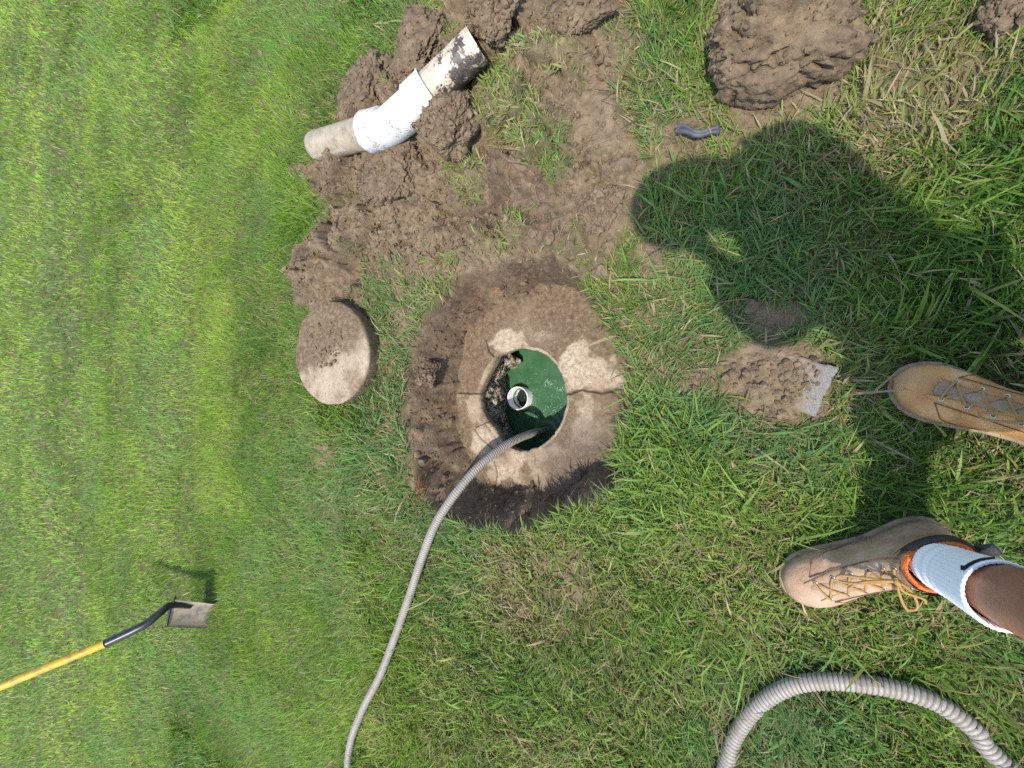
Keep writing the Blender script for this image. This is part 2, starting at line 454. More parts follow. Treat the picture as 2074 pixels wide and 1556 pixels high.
    # sod sits on top of the soil
    z = z + 0.010 * np.minimum(sod, 1) * main
    # thin rim where turf was cut, then the dug pit
    d, width = pit_profile(x, y)
    t = np.clip(d / width, -1, 3)
    wall = np.where(t < 1, sstep(0, 1, t) ** 0.8, 1 + (t - 1) * 0.35)
    inpit = sstep(-0.004, 0.012, d)
    rough = 0.030 * fbm(x * 13, y * 13, oct=6, seed=15, gain=0.6) + 0.25 * clod + 0.5 * crumb
    zp = -0.205 * wall + 0.9 * rough * np.clip(t, 0, 1) * np.clip(2.2 - t, 0, 1)
    zp = zp + (0.9 * lump + 0.030 * fbm(x * 8, y * 8, oct=3, seed=49)) * np.clip(t * 1.5, 0, 1) * np.clip(1.5 - t, 0, 1)
    rr_ = np.hypot(x - HOLE_C[0], y - HOLE_C[1])
    zp = zp - 0.055 * sstep(0.40, 0.265, rr_ + 0.03 * fbm(x * 15, y * 15, oct=4, seed=51)) * (d > 0.03)
    z = np.where(d > 0, z * (1 - np.clip(t * 3, 0, 1)) + zp, z)
    z = z + 0.014 * np.clip(1 + d / 0.03, 0, 1) * (d < 0)
    wet = np.clip(inpit * (0.60 + 0.9 * fbm(x * 6, y * 6, oct=3, seed=16)), 0, 1)
    wet = np.maximum(wet, main * np.clip(0.20 + 1.1 * fbm(x * 5, y * 5, oct=5, seed=17, gain=0.6), 0, 0.8))
    wet = np.maximum(wet, bare * 0.0)
    grass = np.where(d > -0.002, 0, grass)
    dirt = np.maximum(dirt, inpit)
    rust = inpit * np.clip(fbm(x * 14, y * 14, oct=3, seed=18) * 2.2 - 0.15, 0, 0.75)
    z = np.where(near, z, 0.012 * fbm(x * 1.7, y * 1.7, oct=3, seed=1))
    return z, grass, dirt, wet, rust

def axis(lo, hi, step, far, grow=1.16):
    a = list(np.arange(lo, hi, step)); s = step
    while a[-1] < far: s *= grow; a.append(a[-1] + s)
    s = step
    while a[0] > -far: s *= grow; a.insert(0, a[0] - s)
    return np.array(a)
GX = axis(-0.62, 1.16, 0.0058, 300)
GY = axis(-0.30, 1.80, 0.0058, 300)
gx, gy = np.meshgrid(GX, GY, indexing='ij')
GZ, GG, GD, GW, GR = ground_fields(gx.ravel(), gy.ravel())
shape = gx.shape
Vg = np.stack((gx.ravel(), gy.ravel(), GZ), 1)
Q = grid_quads(*shape)
cen = Vg[Q].mean(1)
cut = np.hypot(cen[:, 0] - HOLE_C[0], cen[:, 1] - HOLE_C[1]) > 0.245
ground = mesh_np('ground', Vg, Q[cut][:, ::-1], None, M['soil'], attrs=dict(dirt=GD, wet=GW, rust=GR))
ground['kind'] = 'structure'
GZ = GZ.reshape(shape); GG = GG.reshape(shape); GD = GD.reshape(shape)
def sample(F, x, y):
    i = np.clip(np.searchsorted(GX, x) - 1, 0, len(GX) - 2); j = np.clip(np.searchsorted(GY, y) - 1, 0, len(GY) - 2)
    fx = (x - GX[i]) / (GX[i + 1] - GX[i]); fy = (y - GY[j]) / (GY[j + 1] - GY[j])
    return (F[i, j] * (1 - fx) + F[i + 1, j] * fx) * (1 - fy) + (F[i, j + 1] * (1 - fx) + F[i + 1, j + 1] * fx) * fy
def gz(x, y):
    return float(sample(GZ, np.array([x]), np.array([y]))[0])

# ------------------------------------------------------------------ the buried tank
tank = tag(empty('septic_tank', (HOLE_C[0], HOLE_C[1], -1.1)),
           'buried concrete tank with a cracked tan top and a round opening, in the dug pit', 'septic tank')
def place(o, parent):
    """parent without moving: the mesh data is in world coordinates"""
    bpy.context.view_layer.update()
    o.parent = parent
    o.matrix_parent_inverse = parent.matrix_world.inverted()
    return o
NA, NR = 720, 86
th = np.linspace(-np.pi, np.pi, NA, endpoint=False)
hp = HOLE - HOLE_C[:2]; ha = np.arctan2(hp[:, 1], hp[:, 0]); hr = np.hypot(hp[:, 0], hp[:, 1])
o_ = np.argsort(ha); ha, hr = ha[o_], hr[o_]
rh = np.interp(th, np.concatenate((ha - 2 * np.pi, ha, ha + 2 * np.pi)), np.tile(hr, 3))
rh = (rh + np.roll(rh, 2) + np.roll(rh, -2) + np.roll(rh, 4) + np.roll(rh, -4)) / 5
rh = rh + 0.0045 * fbm(np.cos(th) * 9, np.sin(th) * 9, oct=5, seed=80, gain=0.6)
bevel = 0.008 + 0.009 * np.clip(np.cos(th - R(80)), 0, 1) * (0.7 + 0.9 * fbm(np.cos(th) * 5, np.sin(th) * 5, oct=3, seed=79))      # the worn lip is rounder on the far side
prof = [(0.075, -0.10), (0.050, -0.072), (0.012, -0.058), (0.003, -0.046), (0.001, -0.03)]
rings = [np.stack((rh + a, np.full(NA, HOLE_Z + b)), 1) for a, b in prof]
for k in np.linspace(0, 1, 6):
    rings.append(np.stack((rh + bevel * (1 - math.cos(k * np.pi / 2)), HOLE_Z - bevel * (1 - math.sin(k * np.pi / 2))), 1))
for k in np.linspace(0, 1, NR)[1:]:
    rings.append(np.stack((rh + bevel + (0.56 - rh) * k ** 1.15, np.full(NA, HOLE_Z)), 1))
rings.append(np.stack((rings[-1][:, 0], np.full(NA, HOLE_Z - 0.10)), 1))
rings = np.array(rings)
sx = HOLE_C[0] + rings[..., 0] * np.cos(th); sy = HOLE_C[1] + rings[..., 0] * np.sin(th)
sz = rings[..., 1].copy()
top = rings[..., 1] > HOLE_Z - 0.02
sz = sz + top * (0.004 * fbm(sx * 8, sy * 8, oct=4, seed=81) + 0.0016 * fbm(sx * 60, sy * 60, oct=3, seed=82))
crack = np.zeros_like(sx)
wob = 0.004 * fbm(sx * 40, sy * 40, oct=3, seed=83)
for path, wd in (([(905, 795), (935, 797), (960, 797), (976, 800)], 0.0036), ([(1140, 802), (1152, 799), (1180, 791), (1215, 796), (1245, 791), (1275, 780)], 0.0042),
                 ([(988, 854), (972, 862), (962, 866)], 0.003), ([(1000, 722), (990, 712), (984, 690)], 0.003), ([(958, 868), (970, 885), (992, 905), (1005, 915)], 0.003),
                 ([(1000, 935), (1006, 960), (1002, 985)], 0.0025)):
    dd = dist_path(PP(path, HOLE_Z), sx + wob, sy + wob * 0.8)
    crack = np.maximum(crack, np.clip(1.25 - dd / wd, 0, 1))
sz = sz - 0.008 * crack * top
mud = np.full(sx.shape, 0.80)
for pts, gain in (([(980, 690), (1030, 680), (1060, 695), (1040, 705), (1000, 720)], 1), ([(1140, 720), (1180, 705), (1245, 720), (1255, 780), (1200, 795), (1150, 790), (1120, 740)], 1),
                  ([(945, 790), (970, 760), (995, 725), (985, 800), (968, 860), (1010, 905), (985, 915), (950, 880)], 0.9), ([(995, 930), (1060, 925), (1050, 985), (1000, 985)], 0.95),
                  ([(1060, 920), (1130, 900), (1180, 950), (1100, 985)], 0.55), ([(1000, 640), (1080, 620), (1120, 690), (1050, 690)], 0.35), ([(1150, 800), (1250, 800), (1255, 880), (1160, 900)], 0.5)):
    k = sdf(PP(pts, HOLE_Z), sx, sy) + 0.075 * fbm(sx * 11, sy * 11, oct=5, seed=84, gain=0.6)
    mud = np.minimum(mud, 0.80 - 0.60 * gain * sstep(-0.035, 0.03, k))
mud = np.where(rings[..., 0] < rh + bevel + 0.004, np.minimum(mud, 0.42), mud)
wetc = sstep(-0.03, 0.05, sdf(PP([(1100, 900), (1160, 850), (1262, 860), (1270, 960), (1180, 990), (1090, 975)], HOLE_Z), sx, sy) + 0.03 * fbm(sx * 14, sy * 14, oct=3, seed=85))
slab = mesh_np('top_slab', np.stack((sx, sy, sz), -1).reshape(-1, 3), grid_quads(len(rings), NA, cv=True)[:, ::-1], None, M['concrete'],
               attrs=dict(mud=mud.ravel(), wet=wetc.ravel(), crack=(crack * top).ravel()))
place(slab, tank)
slab['label'] = 'cracked tan concrete slab smeared with mud'
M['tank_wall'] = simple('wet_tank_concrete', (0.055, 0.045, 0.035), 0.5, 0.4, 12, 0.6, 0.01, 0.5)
def wall_grid(name, a, b, z0, z1, n=20):
    a, b = np.array(a, float), np.array(b, float)
    t = np.linspace(0, 1, n)[:, None, None]; zz = np.linspace(z0, z1, 8)[None, :, None]
    V = np.concatenate((np.broadcast_to(a + (b - a) * t, (n, 8, 2)), np.broadcast_to(zz, (n, 8, 1))), -1)
    return place(mesh_np(name, V.reshape(-1, 3), grid_quads(n, 8), None, M['tank_wall']), tank)
TX0, TX1, TY0, TY1, WATER_Z = -0.72, 0.66, -0.1, 1.005, -0.485
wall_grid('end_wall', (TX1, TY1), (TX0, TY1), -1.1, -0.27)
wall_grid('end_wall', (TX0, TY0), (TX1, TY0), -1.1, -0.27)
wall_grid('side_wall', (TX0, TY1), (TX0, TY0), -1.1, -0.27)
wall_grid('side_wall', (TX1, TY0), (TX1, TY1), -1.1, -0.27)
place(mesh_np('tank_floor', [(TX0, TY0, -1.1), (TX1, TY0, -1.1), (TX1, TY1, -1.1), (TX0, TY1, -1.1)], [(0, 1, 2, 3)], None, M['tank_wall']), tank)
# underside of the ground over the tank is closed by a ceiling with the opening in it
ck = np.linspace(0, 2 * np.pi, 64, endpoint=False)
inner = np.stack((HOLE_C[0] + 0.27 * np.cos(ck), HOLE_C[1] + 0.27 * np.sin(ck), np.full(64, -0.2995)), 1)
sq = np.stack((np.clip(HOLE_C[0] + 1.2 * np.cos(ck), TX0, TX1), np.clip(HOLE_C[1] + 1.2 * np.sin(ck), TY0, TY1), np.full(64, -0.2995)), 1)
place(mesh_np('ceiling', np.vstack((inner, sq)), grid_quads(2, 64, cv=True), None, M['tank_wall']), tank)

# crust caked on the end wall beside the pipe
cm = NT('scum_crust')
cn, cf = cm.noise(45, 6, 0.7), cm.noise(170, 4, 0.7)
cc = cm.ramp(cn, (0.28, (0.016, 0.012, 0.008)), (0.40, (0.12, 0.078, 0.042)), (0.48, (0.38, 0.28, 0.17)), (0.60, (0.72, 0.67, 0.56)))
cc = cm.mix(cm.ramp(cf, (0.35, 0.75), (0.55, 0.0)), cc, (0.014, 0.011, 0.009))
cm.set(cc, 0.42, cm.bump(cm.math('ADD', cn, cf), 1.0, 0.012), Specular_IOR_Level=0.5)
M['crust'] = cm.m
nu, nv = 150, 80
cx = np.linspace(-0.36, 0.30, nu)[:, None] * np.ones((1, nv)); cz = np.linspace(-0.56, -0.255, nv)[None] * np.ones((nu, 1))
bul = np.zeros_like(cx)
for (u, v, zz, rx, rz, hh) in ((985, 800, -0.33, 0.075, 0.10, 0.030), (1003, 742, -0.34, 0.060, 0.12, 0.050), (1044, 732, -0.44, 0.036, 0.12, 0.085), (1022, 722, -0.36, 0.05, 0.09, 0.06), (985, 850, -0.36, 0.07, 0.12, 0.040), (1012, 885, -0.40, 0.06, 0.11, 0.060)):
    X0 = P(u, v, zz)[0]
    bul = np.maximum(bul, hh * np.clip(1 - ((cx - X0) / rx) ** 2 - ((cz - zz) / rz) ** 2 + 0.5 * fbm(cx * 22, cz * 22, oct=4, seed=89, gain=0.6), 0, 1) ** 0.6)
cy = TY1 - 0.012 - bul - 0.022 * np.clip(fbm(cx * 16, cz * 16, oct=4, seed=90) + 0.15, 0, 1) - 0.012 * fbm(cx * 60, cz * 60, oct=3, seed=91)
place(mesh_np('wall_crust', np.stack((cx, cy, cz), -1).reshape(-1, 3), grid_quads(nu, nv), None, M['crust']), tank)['label'] = 'pale crust caked on the dark tank wall'

# water
wm = NT('green_water')
wn = wm.noise(30, 4, 0.6)
wc = wm.ramp(wm.noise(9, 6, 0.65, dist=0.8), (0.3, (0.030, 0.082, 0.035)), (0.7, (0.066, 0.150, 0.068)))
wm.set(wc, 0.03, wm.bump(wn, 0.30, 0.012), Specular_IOR_Level=0.5, IOR=1.33)
M['water'] = wm.m
n = 170
wx, wy = np.meshgrid(np.linspace(TX0, TX1, n), np.linspace(TY0, TY1, n), indexing='ij')
wz = WATER_Z + 0.0018 * fbm(wx * 30, wy * 30, oct=2, seed=95)
hx = P(1108, 872, WATER_Z)
dh = np.hypot(wx - hx[0], wy - hx[1]); wz = wz + 0.003 * np.cos(dh * 190) * np.exp(-dh * 11)
pc = P(1048, 807, -0.44)
Vw = np.stack((wx, wy, wz), -1).reshape(-1, 3); Qw = grid_quads(n, n); cw = Vw[Qw].mean(1)
Qw = Qw[np.hypot(cw[:, 0] - pc[0], cw[:, 1] - pc[1]) > 0.041]
ka = np.linspace(0, 2 * np.pi, 40, endpoint=False)
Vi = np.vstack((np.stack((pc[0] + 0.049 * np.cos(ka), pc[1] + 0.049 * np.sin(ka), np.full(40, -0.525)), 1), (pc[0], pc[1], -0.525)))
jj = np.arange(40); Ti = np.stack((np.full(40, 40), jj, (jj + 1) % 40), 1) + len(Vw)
water = mesh_np('water', Vw, Qw, None, M['water'])
M['dark_water'] = simple('dark_water', (0.010, 0.014, 0.010), 0.5, 0.3, 60, 0.3, 0.003, 0.2)  # water inside the pipe as a near-black disc, its darkness painted in
water['kind'] = 'structure'

# foam on the water: bubbles too small to pick apart
def ico(sub):
    b = bmesh.new(); bmesh.ops.create_icosphere(b, subdivisions=sub, radius=1)
    V = np.array([v.co for v in b.verts]); F = np.array([[v.index for v in f.verts] for f in b.faces]); b.free()
    return V, F
ICO1, ICO2, ICO5 = ico(1), ico(2), ico(6)
def scatter(name, base, pos, scale, mat, cols=None, attrs=None, smooth=True):
    BV, BF = base; N = len(pos)
    q = RNG.normal(size=(N, 4)); q /= np.linalg.norm(q, axis=1)[:, None]
    a, b, c, d = q.T
    Rm = np.stack((np.stack((1 - 2 * (c * c + d * d), 2 * (b * c - a * d), 2 * (b * d + a * c)), 1),
                   np.stack((2 * (b * c + a * d), 1 - 2 * (b * b + d * d), 2 * (c * d - a * b)), 1),
                   np.stack((2 * (b * d - a * c), 2 * (c * d + a * b), 1 - 2 * (b * b + c * c)), 1)), 1)
    jit = 1 + 0.28 * RNG.uniform(-1, 1, (N, len(BV), 1))
    V = np.einsum('nij,nkj->nki', Rm, BV[None] * jit * scale[:, None, :]) + pos[:, None]
    F = (BF[None] + (np.arange(N) * len(BV))[:, None, None]).reshape(-1, 3)
    at = {k: np.repeat(v, len(BV)) for k, v in (attrs or {}).items()}
    return mesh_np(name, V.reshape(-1, 3), None, F, mat, attrs=at, smooth=smooth)
M['foam'] = simple('foam', (0.38, 0.50, 0.40), 0.25, 0.1, 40, 0.0, 0.001, 0.5)
fp = []
for (u, v, s, k) in ((1112, 776, 0.016, 70), (1138, 790, 0.014, 50), (1105, 748, 0.004, 3), (1076, 765, 0.004, 3), (1086, 758, 0.005, 4), (1128, 810, 0.03, 22), (1090, 800, 0.05, 30), (1105, 840, 0.05, 40), (1070, 845, 0.05, 22), (1120, 830, 0.035, 30), (1072, 800, 0.03, 14)):
    c = P(u, v, WATER_Z)
    for _ in range(k):
        fp.append((c[0] + random.gauss(0, s * 0.6), c[1] + random.gauss(0, s), WATER_Z + 0.001))
fp = np.array(fp); fs = RNG.uniform(0.0006, 0.0022, (len(fp), 1)) * np.array([[1, 1, 0.7]])
tag(scatter('foam', ICO2, fp, fs, M['foam']), 'small white bubbles floating on the green water', 'foam', kind='stuff')

# upright pipe in the water
M['pvc'] = simple('white_plastic', (0.78, 0.78, 0.76), 0.35, 0.06, 14, 0.05, 0.001, 0.5)
def ring_tube(name, c, r0, r1, z0, z1, mat, parent=None, m=48):
    a = np.linspace(0, 2 * np.pi, m, endpoint=False); cs = np.stack((np.cos(a), np.sin(a)), 1)
    pr = [(r1, z0), (r1, z1 - 0.002), (r1 - 0.001, z1), (r0 + 0.001, z1), (r0, z1 - 0.002), (r0, z0)]
    rings = [np.concatenate((c[:2] + cs * r, np.full((m, 1), z)), 1) for r, z in pr]
    return loft(name, rings, mat, parent)
bp = ring_tube('drain_pipe', pc, 0.0475, 0.0530, -0.95, -0.44, M['pvc'])
dark_water = place(mesh_np('dark_water', Vi, None, Ti - len(Vw), M['dark_water']), bp)
dark_water['label'] = 'dark water down inside the pipe'
tag(bp, 'upright white plastic pipe end standing in green water inside the opening', 'pipe')

# ------------------------------------------------------------------ lid
M['lid'] = M['concrete']
nr, na = 60, 240
th2 = np.linspace(0, 2 * np.pi, na, endpoint=False)
rim = LID_R * (1 + 0.016 * fbm(np.cos(th2) * 7, np.sin(th2) * 7, oct=5, seed=100, gain=0.6) - 0.02 * np.clip(np.cos(th2 * 1 - R(140)), 0.8, 1) * 0.6)
prof = [(0.0, 0.082)] + [(k, 0.082) for k in np.linspace(0.02, 0.965, nr)] + [(0.985, 0.080), (0.997, 0.074), (1.0, 0.066), (0.985, 0.045), (0.965, 0.02), (0.945, -0.01)]
lr = np.array([p[0] for p in prof])[:, None] * rim[None]; lz = np.array([p[1] for p in prof])[:, None] * np.ones((1, na))
lx = lr * np.cos(th2); ly = lr * np.sin(th2)
ltop = np.array([p[1] > 0.07 for p in prof])[:, None]
mudl = 0.40 + 0.38 * sstep(-0.12, 0.12, lx + 0.3 * ly + 0.14 * fbm(lx * 9, ly * 9, oct=5, seed=101, gain=0.6))
mudl = np.maximum(mudl, 0.62 * sstep(0.03, -0.01, np.hypot(lx, ly - 0.03) - 0.035))
mudl = np.where(ltop, mudl, 0.72)
lz = lz + ltop * (0.003 * fbm(lx * 10, ly * 10, oct=3, seed=102) + 0.001 * fbm(lx * 80, ly * 80, oct=2, seed=103) + sstep(0.5, 0.75, mudl) * 0.009 * np.clip(fbm(lx * 45, ly * 45, oct=4, seed=104, gain=0.65) + 0.1, 0, 1))
lz = lz - 0.012 * np.clip(1 - (np.hypot((lx - 0.005) / 0.040, (ly - 0.035) / 0.016)) ** 2, 0, 1) * ltop
lid = mesh_np('concrete_lid', np.stack((lx, ly, lz), -1).reshape(-1, 3), grid_quads(len(prof), na, cv=True), None, M['concrete'],
              attrs=dict(mud=mudl.ravel(), wet=np.zeros(mudl.size), crack=np.zeros(mudl.size)))
lid.location = (LID_C[0], LID_C[1], 0.004); lid.rotation_euler = (R(2), R(-1.5), 0)
tag(lid, 'round concrete plug lid with soil stuck to it, lying on the grass edge', 'lid')

# ------------------------------------------------------------------ pipe with elbow on the spoil
pm = NT('dirty_pipe')
pn, pf = pm.noise(22, 6, 0.65), pm.noise(150, 4, 0.7)
pmc = pm.ramp(pn, (0.3, (0.20, 0.155, 0.10)), (0.5, (0.315, 0.255, 0.175)), (0.75, (0.44, 0.38, 0.285)))
pmc = pm.mix(pm.ramp(pf, (0.60, 0.0), (0.72, 0.6)), pmc, (0.68, 0.62, 0.50))
pm.set(pmc, 0.55, pm.bump(pf, 0.15, 0.002), Specular_IOR_Level=0.4); M['pipe_tan'] = pm.m
pm = NT('painted_pipe')
pn, pf = pm.noise(34, 9, 0.78, dist=0.4), pm.noise(120, 4, 0.7)
cream = pm.ramp(pf, (0.3, (0.42, 0.33, 0.225)), (0.6, (0.62, 0.54, 0.41)))
blk = pm.attr('black')
k = pm.ramp(pm.math('ADD', pm.math('MULTIPLY', blk, 0.25), pm.math('SUBTRACT', pn, 0.5)), (0.165, 0.0), (0.19, 1.0))
cream = pm.mix(pm.ramp(pm.noise(14, 6, 0.65), (0.42, 0.0), (0.66, 0.75)), cream, (0.27, 0.20, 0.13))
pm.set(pm.mix(k, cream, pm.ramp(pf, (0.35, (0.035, 0.028, 0.026)), (0.7, (0.12, 0.095, 0.075)))), 0.5, pm.bump(pf, 0.2, 0.002), Specular_IOR_Level=0.4); M['pipe_black'] = pm.m
pm = NT('white_fitting')
pn, pf = pm.noise(30, 6, 0.7), pm.noise(90, 5, 0.7)
sc2 = pm.noise(9, 5, 0.6)
k = pm.math('ADD', pm.ramp(pm.math('MULTIPLY', pn, pf), (0.30, 0.0), (0.36, 0.8)), pm.math('MULTIPLY', pm.attr('seam'), pm.ramp(pf, (0.40, 0.0), (0.6, 0.8))), True)
k = pm.math('ADD', k, pm.math('MULTIPLY', pm.ramp(sc2, (0.5, 0.0), (0.72, 0.4)), pm.ramp(pf, (0.3, 0.3), (0.6, 1.0))), True)
pm.set(pm.mix(k, (0.66, 0.655, 0.64), (0.27, 0.225, 0.17)), 0.36, None, Specular_IOR_Level=0.5); M['fitting'] = pm.m

A0 = P(643, 296, 0.085); A1 = P(768, 262, 0.13); B1 = P(848, 205, 0.155); B0 = P(968, 92, 0.13)
def hollow(name, path, r, t, mat, parent=None, m=48, attr=None):
    path = np.asarray(path, float); T, N, B = frames(path)
    a = np.linspace(0, 2 * np.pi, m, endpoint=False)
    d = np.cos(a)[None, :, None] * N[:, None] + np.sin(a)[None, :, None] * B[:, None]
    rr = np.broadcast_to(np.asarray(r, float).reshape(-1, 1, 1) if np.ndim(r) else r, (len(path), 1, 1))
    out = path[:, None] + d * rr; inn = (path[:, None] + d * (rr - t))[::-1]
    rings = np.vstack((out, inn)); nn, mm = rings.shape[:2]
    at = {}
    if attr is not None: at = {attr[0]: np.concatenate((attr[1](out), np.zeros(inn.shape[:2]))).ravel()}
    return mesh_np(name, rings.reshape(-1, 3), grid_quads(nn, mm, cu=True, cv=True), None, mat, parent, attrs=at)
elb = tag(empty('pipe_elbow', tuple((A1 + B1) / 2 - np.array((0, 0, 0.12)))),
          'dirty plastic pipe with a white elbow fitting, lying across the dug soil', 'pipe')
dirA = (A0 - A1) / np.linalg.norm(A0 - A1); dirB = (B0 - B1) / np.linalg.norm(B0 - B1)
PR = 0.057
lp = place(hollow('tan_pipe', [A1 + dirA * s for s in np.linspace(-0.03, np.linalg.norm(A0 - A1), 24)], PR, 0.006, M['pipe_tan']), elb)
lp['label'] = 'short brown stained pipe with faded print'
LB = np.linalg.norm(B0 - B1)
upv = np.array((0, 0, 1.0))
def blackness(out):
    s = ((out - B1) @ dirB) / LB
    side = np.cross(dirB, upv); side /= np.linalg.norm(side)
    ax = B1 + ((out - B1) @ dirB)[..., None] * dirB
    q = ((out - ax) @ side) / PR
    return np.clip(0.95 * sstep(0.28, 0.62, s) * (1 - 0.75 * sstep(0.86, 0.97, s)) * np.clip(0.75 + 0.35 * np.sin(s * 17 + q * 3), 0, 1) + 0.5 * (q > 0.75) * (s > 0.3), 0, 1)
up_ = place(hollow('painted_pipe', [B1 + dirB * s for s in np.linspace(-0.03, LB, 70)], PR, 0.006, M['pipe_black'], m=72, attr=('black', blackness)), elb)
up_['label'] = 'cream pipe with flaking black paint'
# elbow body: hub, bend, hub
ctr = (A1 + B1) / 2 + np.array((0.0, 0.0, 0.012))
bend, _ = spline([A1 + dirA * 0.055, A1 + dirA * 0.0, A1 - dirA * 0.05, B1 - dirB * 0.05, B1, B1 + dirB * 0.055], 60)
hubL = np.concatenate(([0], np.cumsum(np.linalg.norm(np.diff(bend, axis=0), axis=1))))
tt = hubL / hubL[-1]
rad = np.where((tt < 0.23) | (tt > 0.77), PR + 0.0115, PR + 0.0045)
rad = np.convolve(np.pad(rad, 1, mode='edge'), (0.25, 0.5, 0.25), 'valid')
rad = rad + 0.003 * ((tt < 0.03) | (tt > 0.97)) + 0.0035 * (np.abs(tt - 0.225) < 0.018) + 0.0035 * (np.abs(tt - 0.775) < 0.018)
seam_ = np.clip(1 - np.abs(tt - 0.23) / 0.05, 0, 1) + np.clip(1 - tt / 0.06, 0, 1) + np.clip(1 - np.abs(tt - 0.77) / 0.03, 0, 1) * 0.5
place(hollow('elbow_fitting', bend, rad, 0.0055, M['fitting'], m=64, attr=('seam', lambda o_: np.repeat(seam_[:, None], o_.shape[1], 1))), elb)['label'] = 'white elbow fitting with two hubs'
# faded row of print marks along the lower pipe
M['print'] = simple('faded_print', (0.72, 0.68, 0.60), 0.6, 0.1)
side = np.cross(dirA, upv); side /= np.linalg.norm(side)
view = (np.array((0, 0, CAM_H)) - (A0 + A1) / 2); view -= dirA * (view @ dirA); view /= np.linalg.norm(view)
lat = np.cross(dirA, view)
for i in range(24):
    s0 = np.linalg.norm(A0 - A1) * (0.985 - 0.024 * i)
    ang0 = 0.62
    V = []
    for da in np.linspace(-0.12, 0.10, 4):
        nrm = math.cos(ang0 + da) * view + math.sin(ang0 + da) * lat * (1 if lat[0] < 0 else -1)
        for ds in (0, 0.0028): V.append(A1 + dirA * (s0 + ds + da * 0.012) + nrm * (PR + 0.0007))
    mk = mesh_np('print_mark', V, grid_quads(4, 2), None, M['print']); place(mk, lp)

# ------------------------------------------------------------------ clods of soil
CRUMB = []
def clod(u, v, zc, size, seed, label, group='loose clods of dug soil', sub=ICO5, wet=0.25, rough=0.30, sink=0.25, squash=1.0):
    c = P(u, v, zc)
    BV, BF = sub
    V = BV.copy()
    rs = np.random.default_rng(seed)
    for _ in range(11):                                 # broken faces
        nn = rs.normal(size=3); nn /= np.linalg.norm(nn); dd = rs.uniform(0.55, 0.85)
        ex = V @ nn - dd; V = V - np.where(ex > 0, ex, 0)[:, None] * nn * 0.92
    n1 = fbm(V[:, 0] * 1.1 + seed, V[:, 1] * 1.1, V[:, 2] * 1.1, oct=2, seed=seed)
    n2 = fbm(V[:, 0] * 2.6, V[:, 1] * 2.6 + seed, V[:, 2] * 2.6, oct=6, seed=seed + 3, gain=0.66)
    n3 = np.abs(fbm(V[:, 0] * 1.9, V[:, 1] * 1.9, V[:, 2] * 1.9 + seed, oct=4, seed=seed + 9, gain=0.6))
    n4 = fbm(V[:, 0] * 15, V[:, 1] * 15, V[:, 2] * 15 + seed, oct=3, seed=seed + 5, gain=0.7)
    n5 = fbm(V[:, 0] * 6, V[:, 1] * 6 + seed, V[:, 2] * 6, oct=2, seed=seed + 6, ridge=True)
    V = V * (1 + rough * n1 + 0.24 * n2 + 0.070 * n4 + 0.050 * n5 - 0.26 * np.clip(0.07 - n3, 0, 1) / 0.07)[:, None] * np.asarray(size)
    V[:, 2] = np.where(V[:, 2] < -size[2] * 0.7, -size[2] * 0.7, V[:, 2])
    o = mesh_np('soil_clod', V, None, BF, M['soil'], attrs=dict(dirt=np.ones(len(V)), wet=np.clip(wet + 0.9 * n2, 0, 1), rust=np.zeros(len(V))))
    o.location = (c[0], c[1], gz(c[0], c[1]) + size[2] * (0.7 - sink))
    o.rotation_euler = (0, 0, seed)
    if len(V) > 5000:                                   # loose crumbs resting on the upper side
        up = np.where(BV[:, 2] > 0.25)[0]; pick = RNG.choice(up, 260)
        q_ = V[pick]; cs_, sn_ = math.cos(seed), math.sin(seed)
        CRUMB.append(np.stack((q_[:, 0] * cs_ - q_[:, 1] * sn_, q_[:, 0] * sn_ + q_[:, 1] * cs_, q_[:, 2]), 1) + np.array(o.location))
    return tag(o, label, 'soil clod', group)
clod(944, 283, 0.06, (0.095, 0.120, 0.080), 3, 'large rounded soil clod touching the lower side of the painted pipe')
clod(748, 188, 0.05, (0.135, 0.145, 0.085), 14, 'dark crumbly soil clod above the white elbow, by the lawn')
clod(862, 106, 0.05, (0.14, 0.14, 0.06), 25, 'low flat soil clod above the cream pipe, by the lawn')
clod(1562, 72, 0.07, (0.205, 0.118, 0.135), 36, 'biggest soil lump, alone in the grass at the top of the photo', wet=0.2)
clod(2035, 25, 0.03, (0.055, 0.045, 0.04), 47, 'small dark soil lump in the top right corner', wet=0.45)
clod(1015, 62, 0.06, (0.11, 0.12, 0.07), 71, 'rough soil clod right beside the painted pipe end')
clod(800, 352, 0.06, (0.17, 0.13, 0.060), 58, 'angular soil clod just below the white elbow', rough=0.35, sink=0.5, wet=0.35)
clod(1150, 45, 0.06, (0.11, 0.12, 0.055), 69, 'broad slab of soil right of the painted pipe end', sink=0.4, wet=0.4)
clod(1205, 420, 0.05, (0.07, 0.09, 0.035), 70, 'low flat soil slab above the right rim of the pit', rough=0.15, sink=0.4, wet=0.1)
clod(880, 760, -0.10, (0.07, 0.06, 0.05), 94, 'dark wet clod stuck in the left wall of the pit', wet=0.95)
clod(1122, 492, 0.02, (0.022, 0.020, 0.018), 105, 'small pale clod above the pit rim, right one of a pair', sub=ico(4), wet=0)
clod(1090, 478, 0.02, (0.020, 0.018, 0.016), 106, 'small pale clod above the pit rim, left one of a pair', sub=ico(4), wet=0)
clod(1213, 550, 0.02, (0.024, 0.028, 0.016), 107, 'small flat pale clod at the upper right rim of the pit', sub=ico(4), wet=0)
clod(1520, 622, 0.02, (0.024, 0.020, 0.016), 108, 'small clod on the cracked soil patch in the shaded grass', sub=ico(4), wet=0.1)
clod(1330, 525, 0.02, (0.024, 0.022, 0.016), 109, 'small clod in the grass right of the pit rim clods', sub=ico(4), wet=0.1)
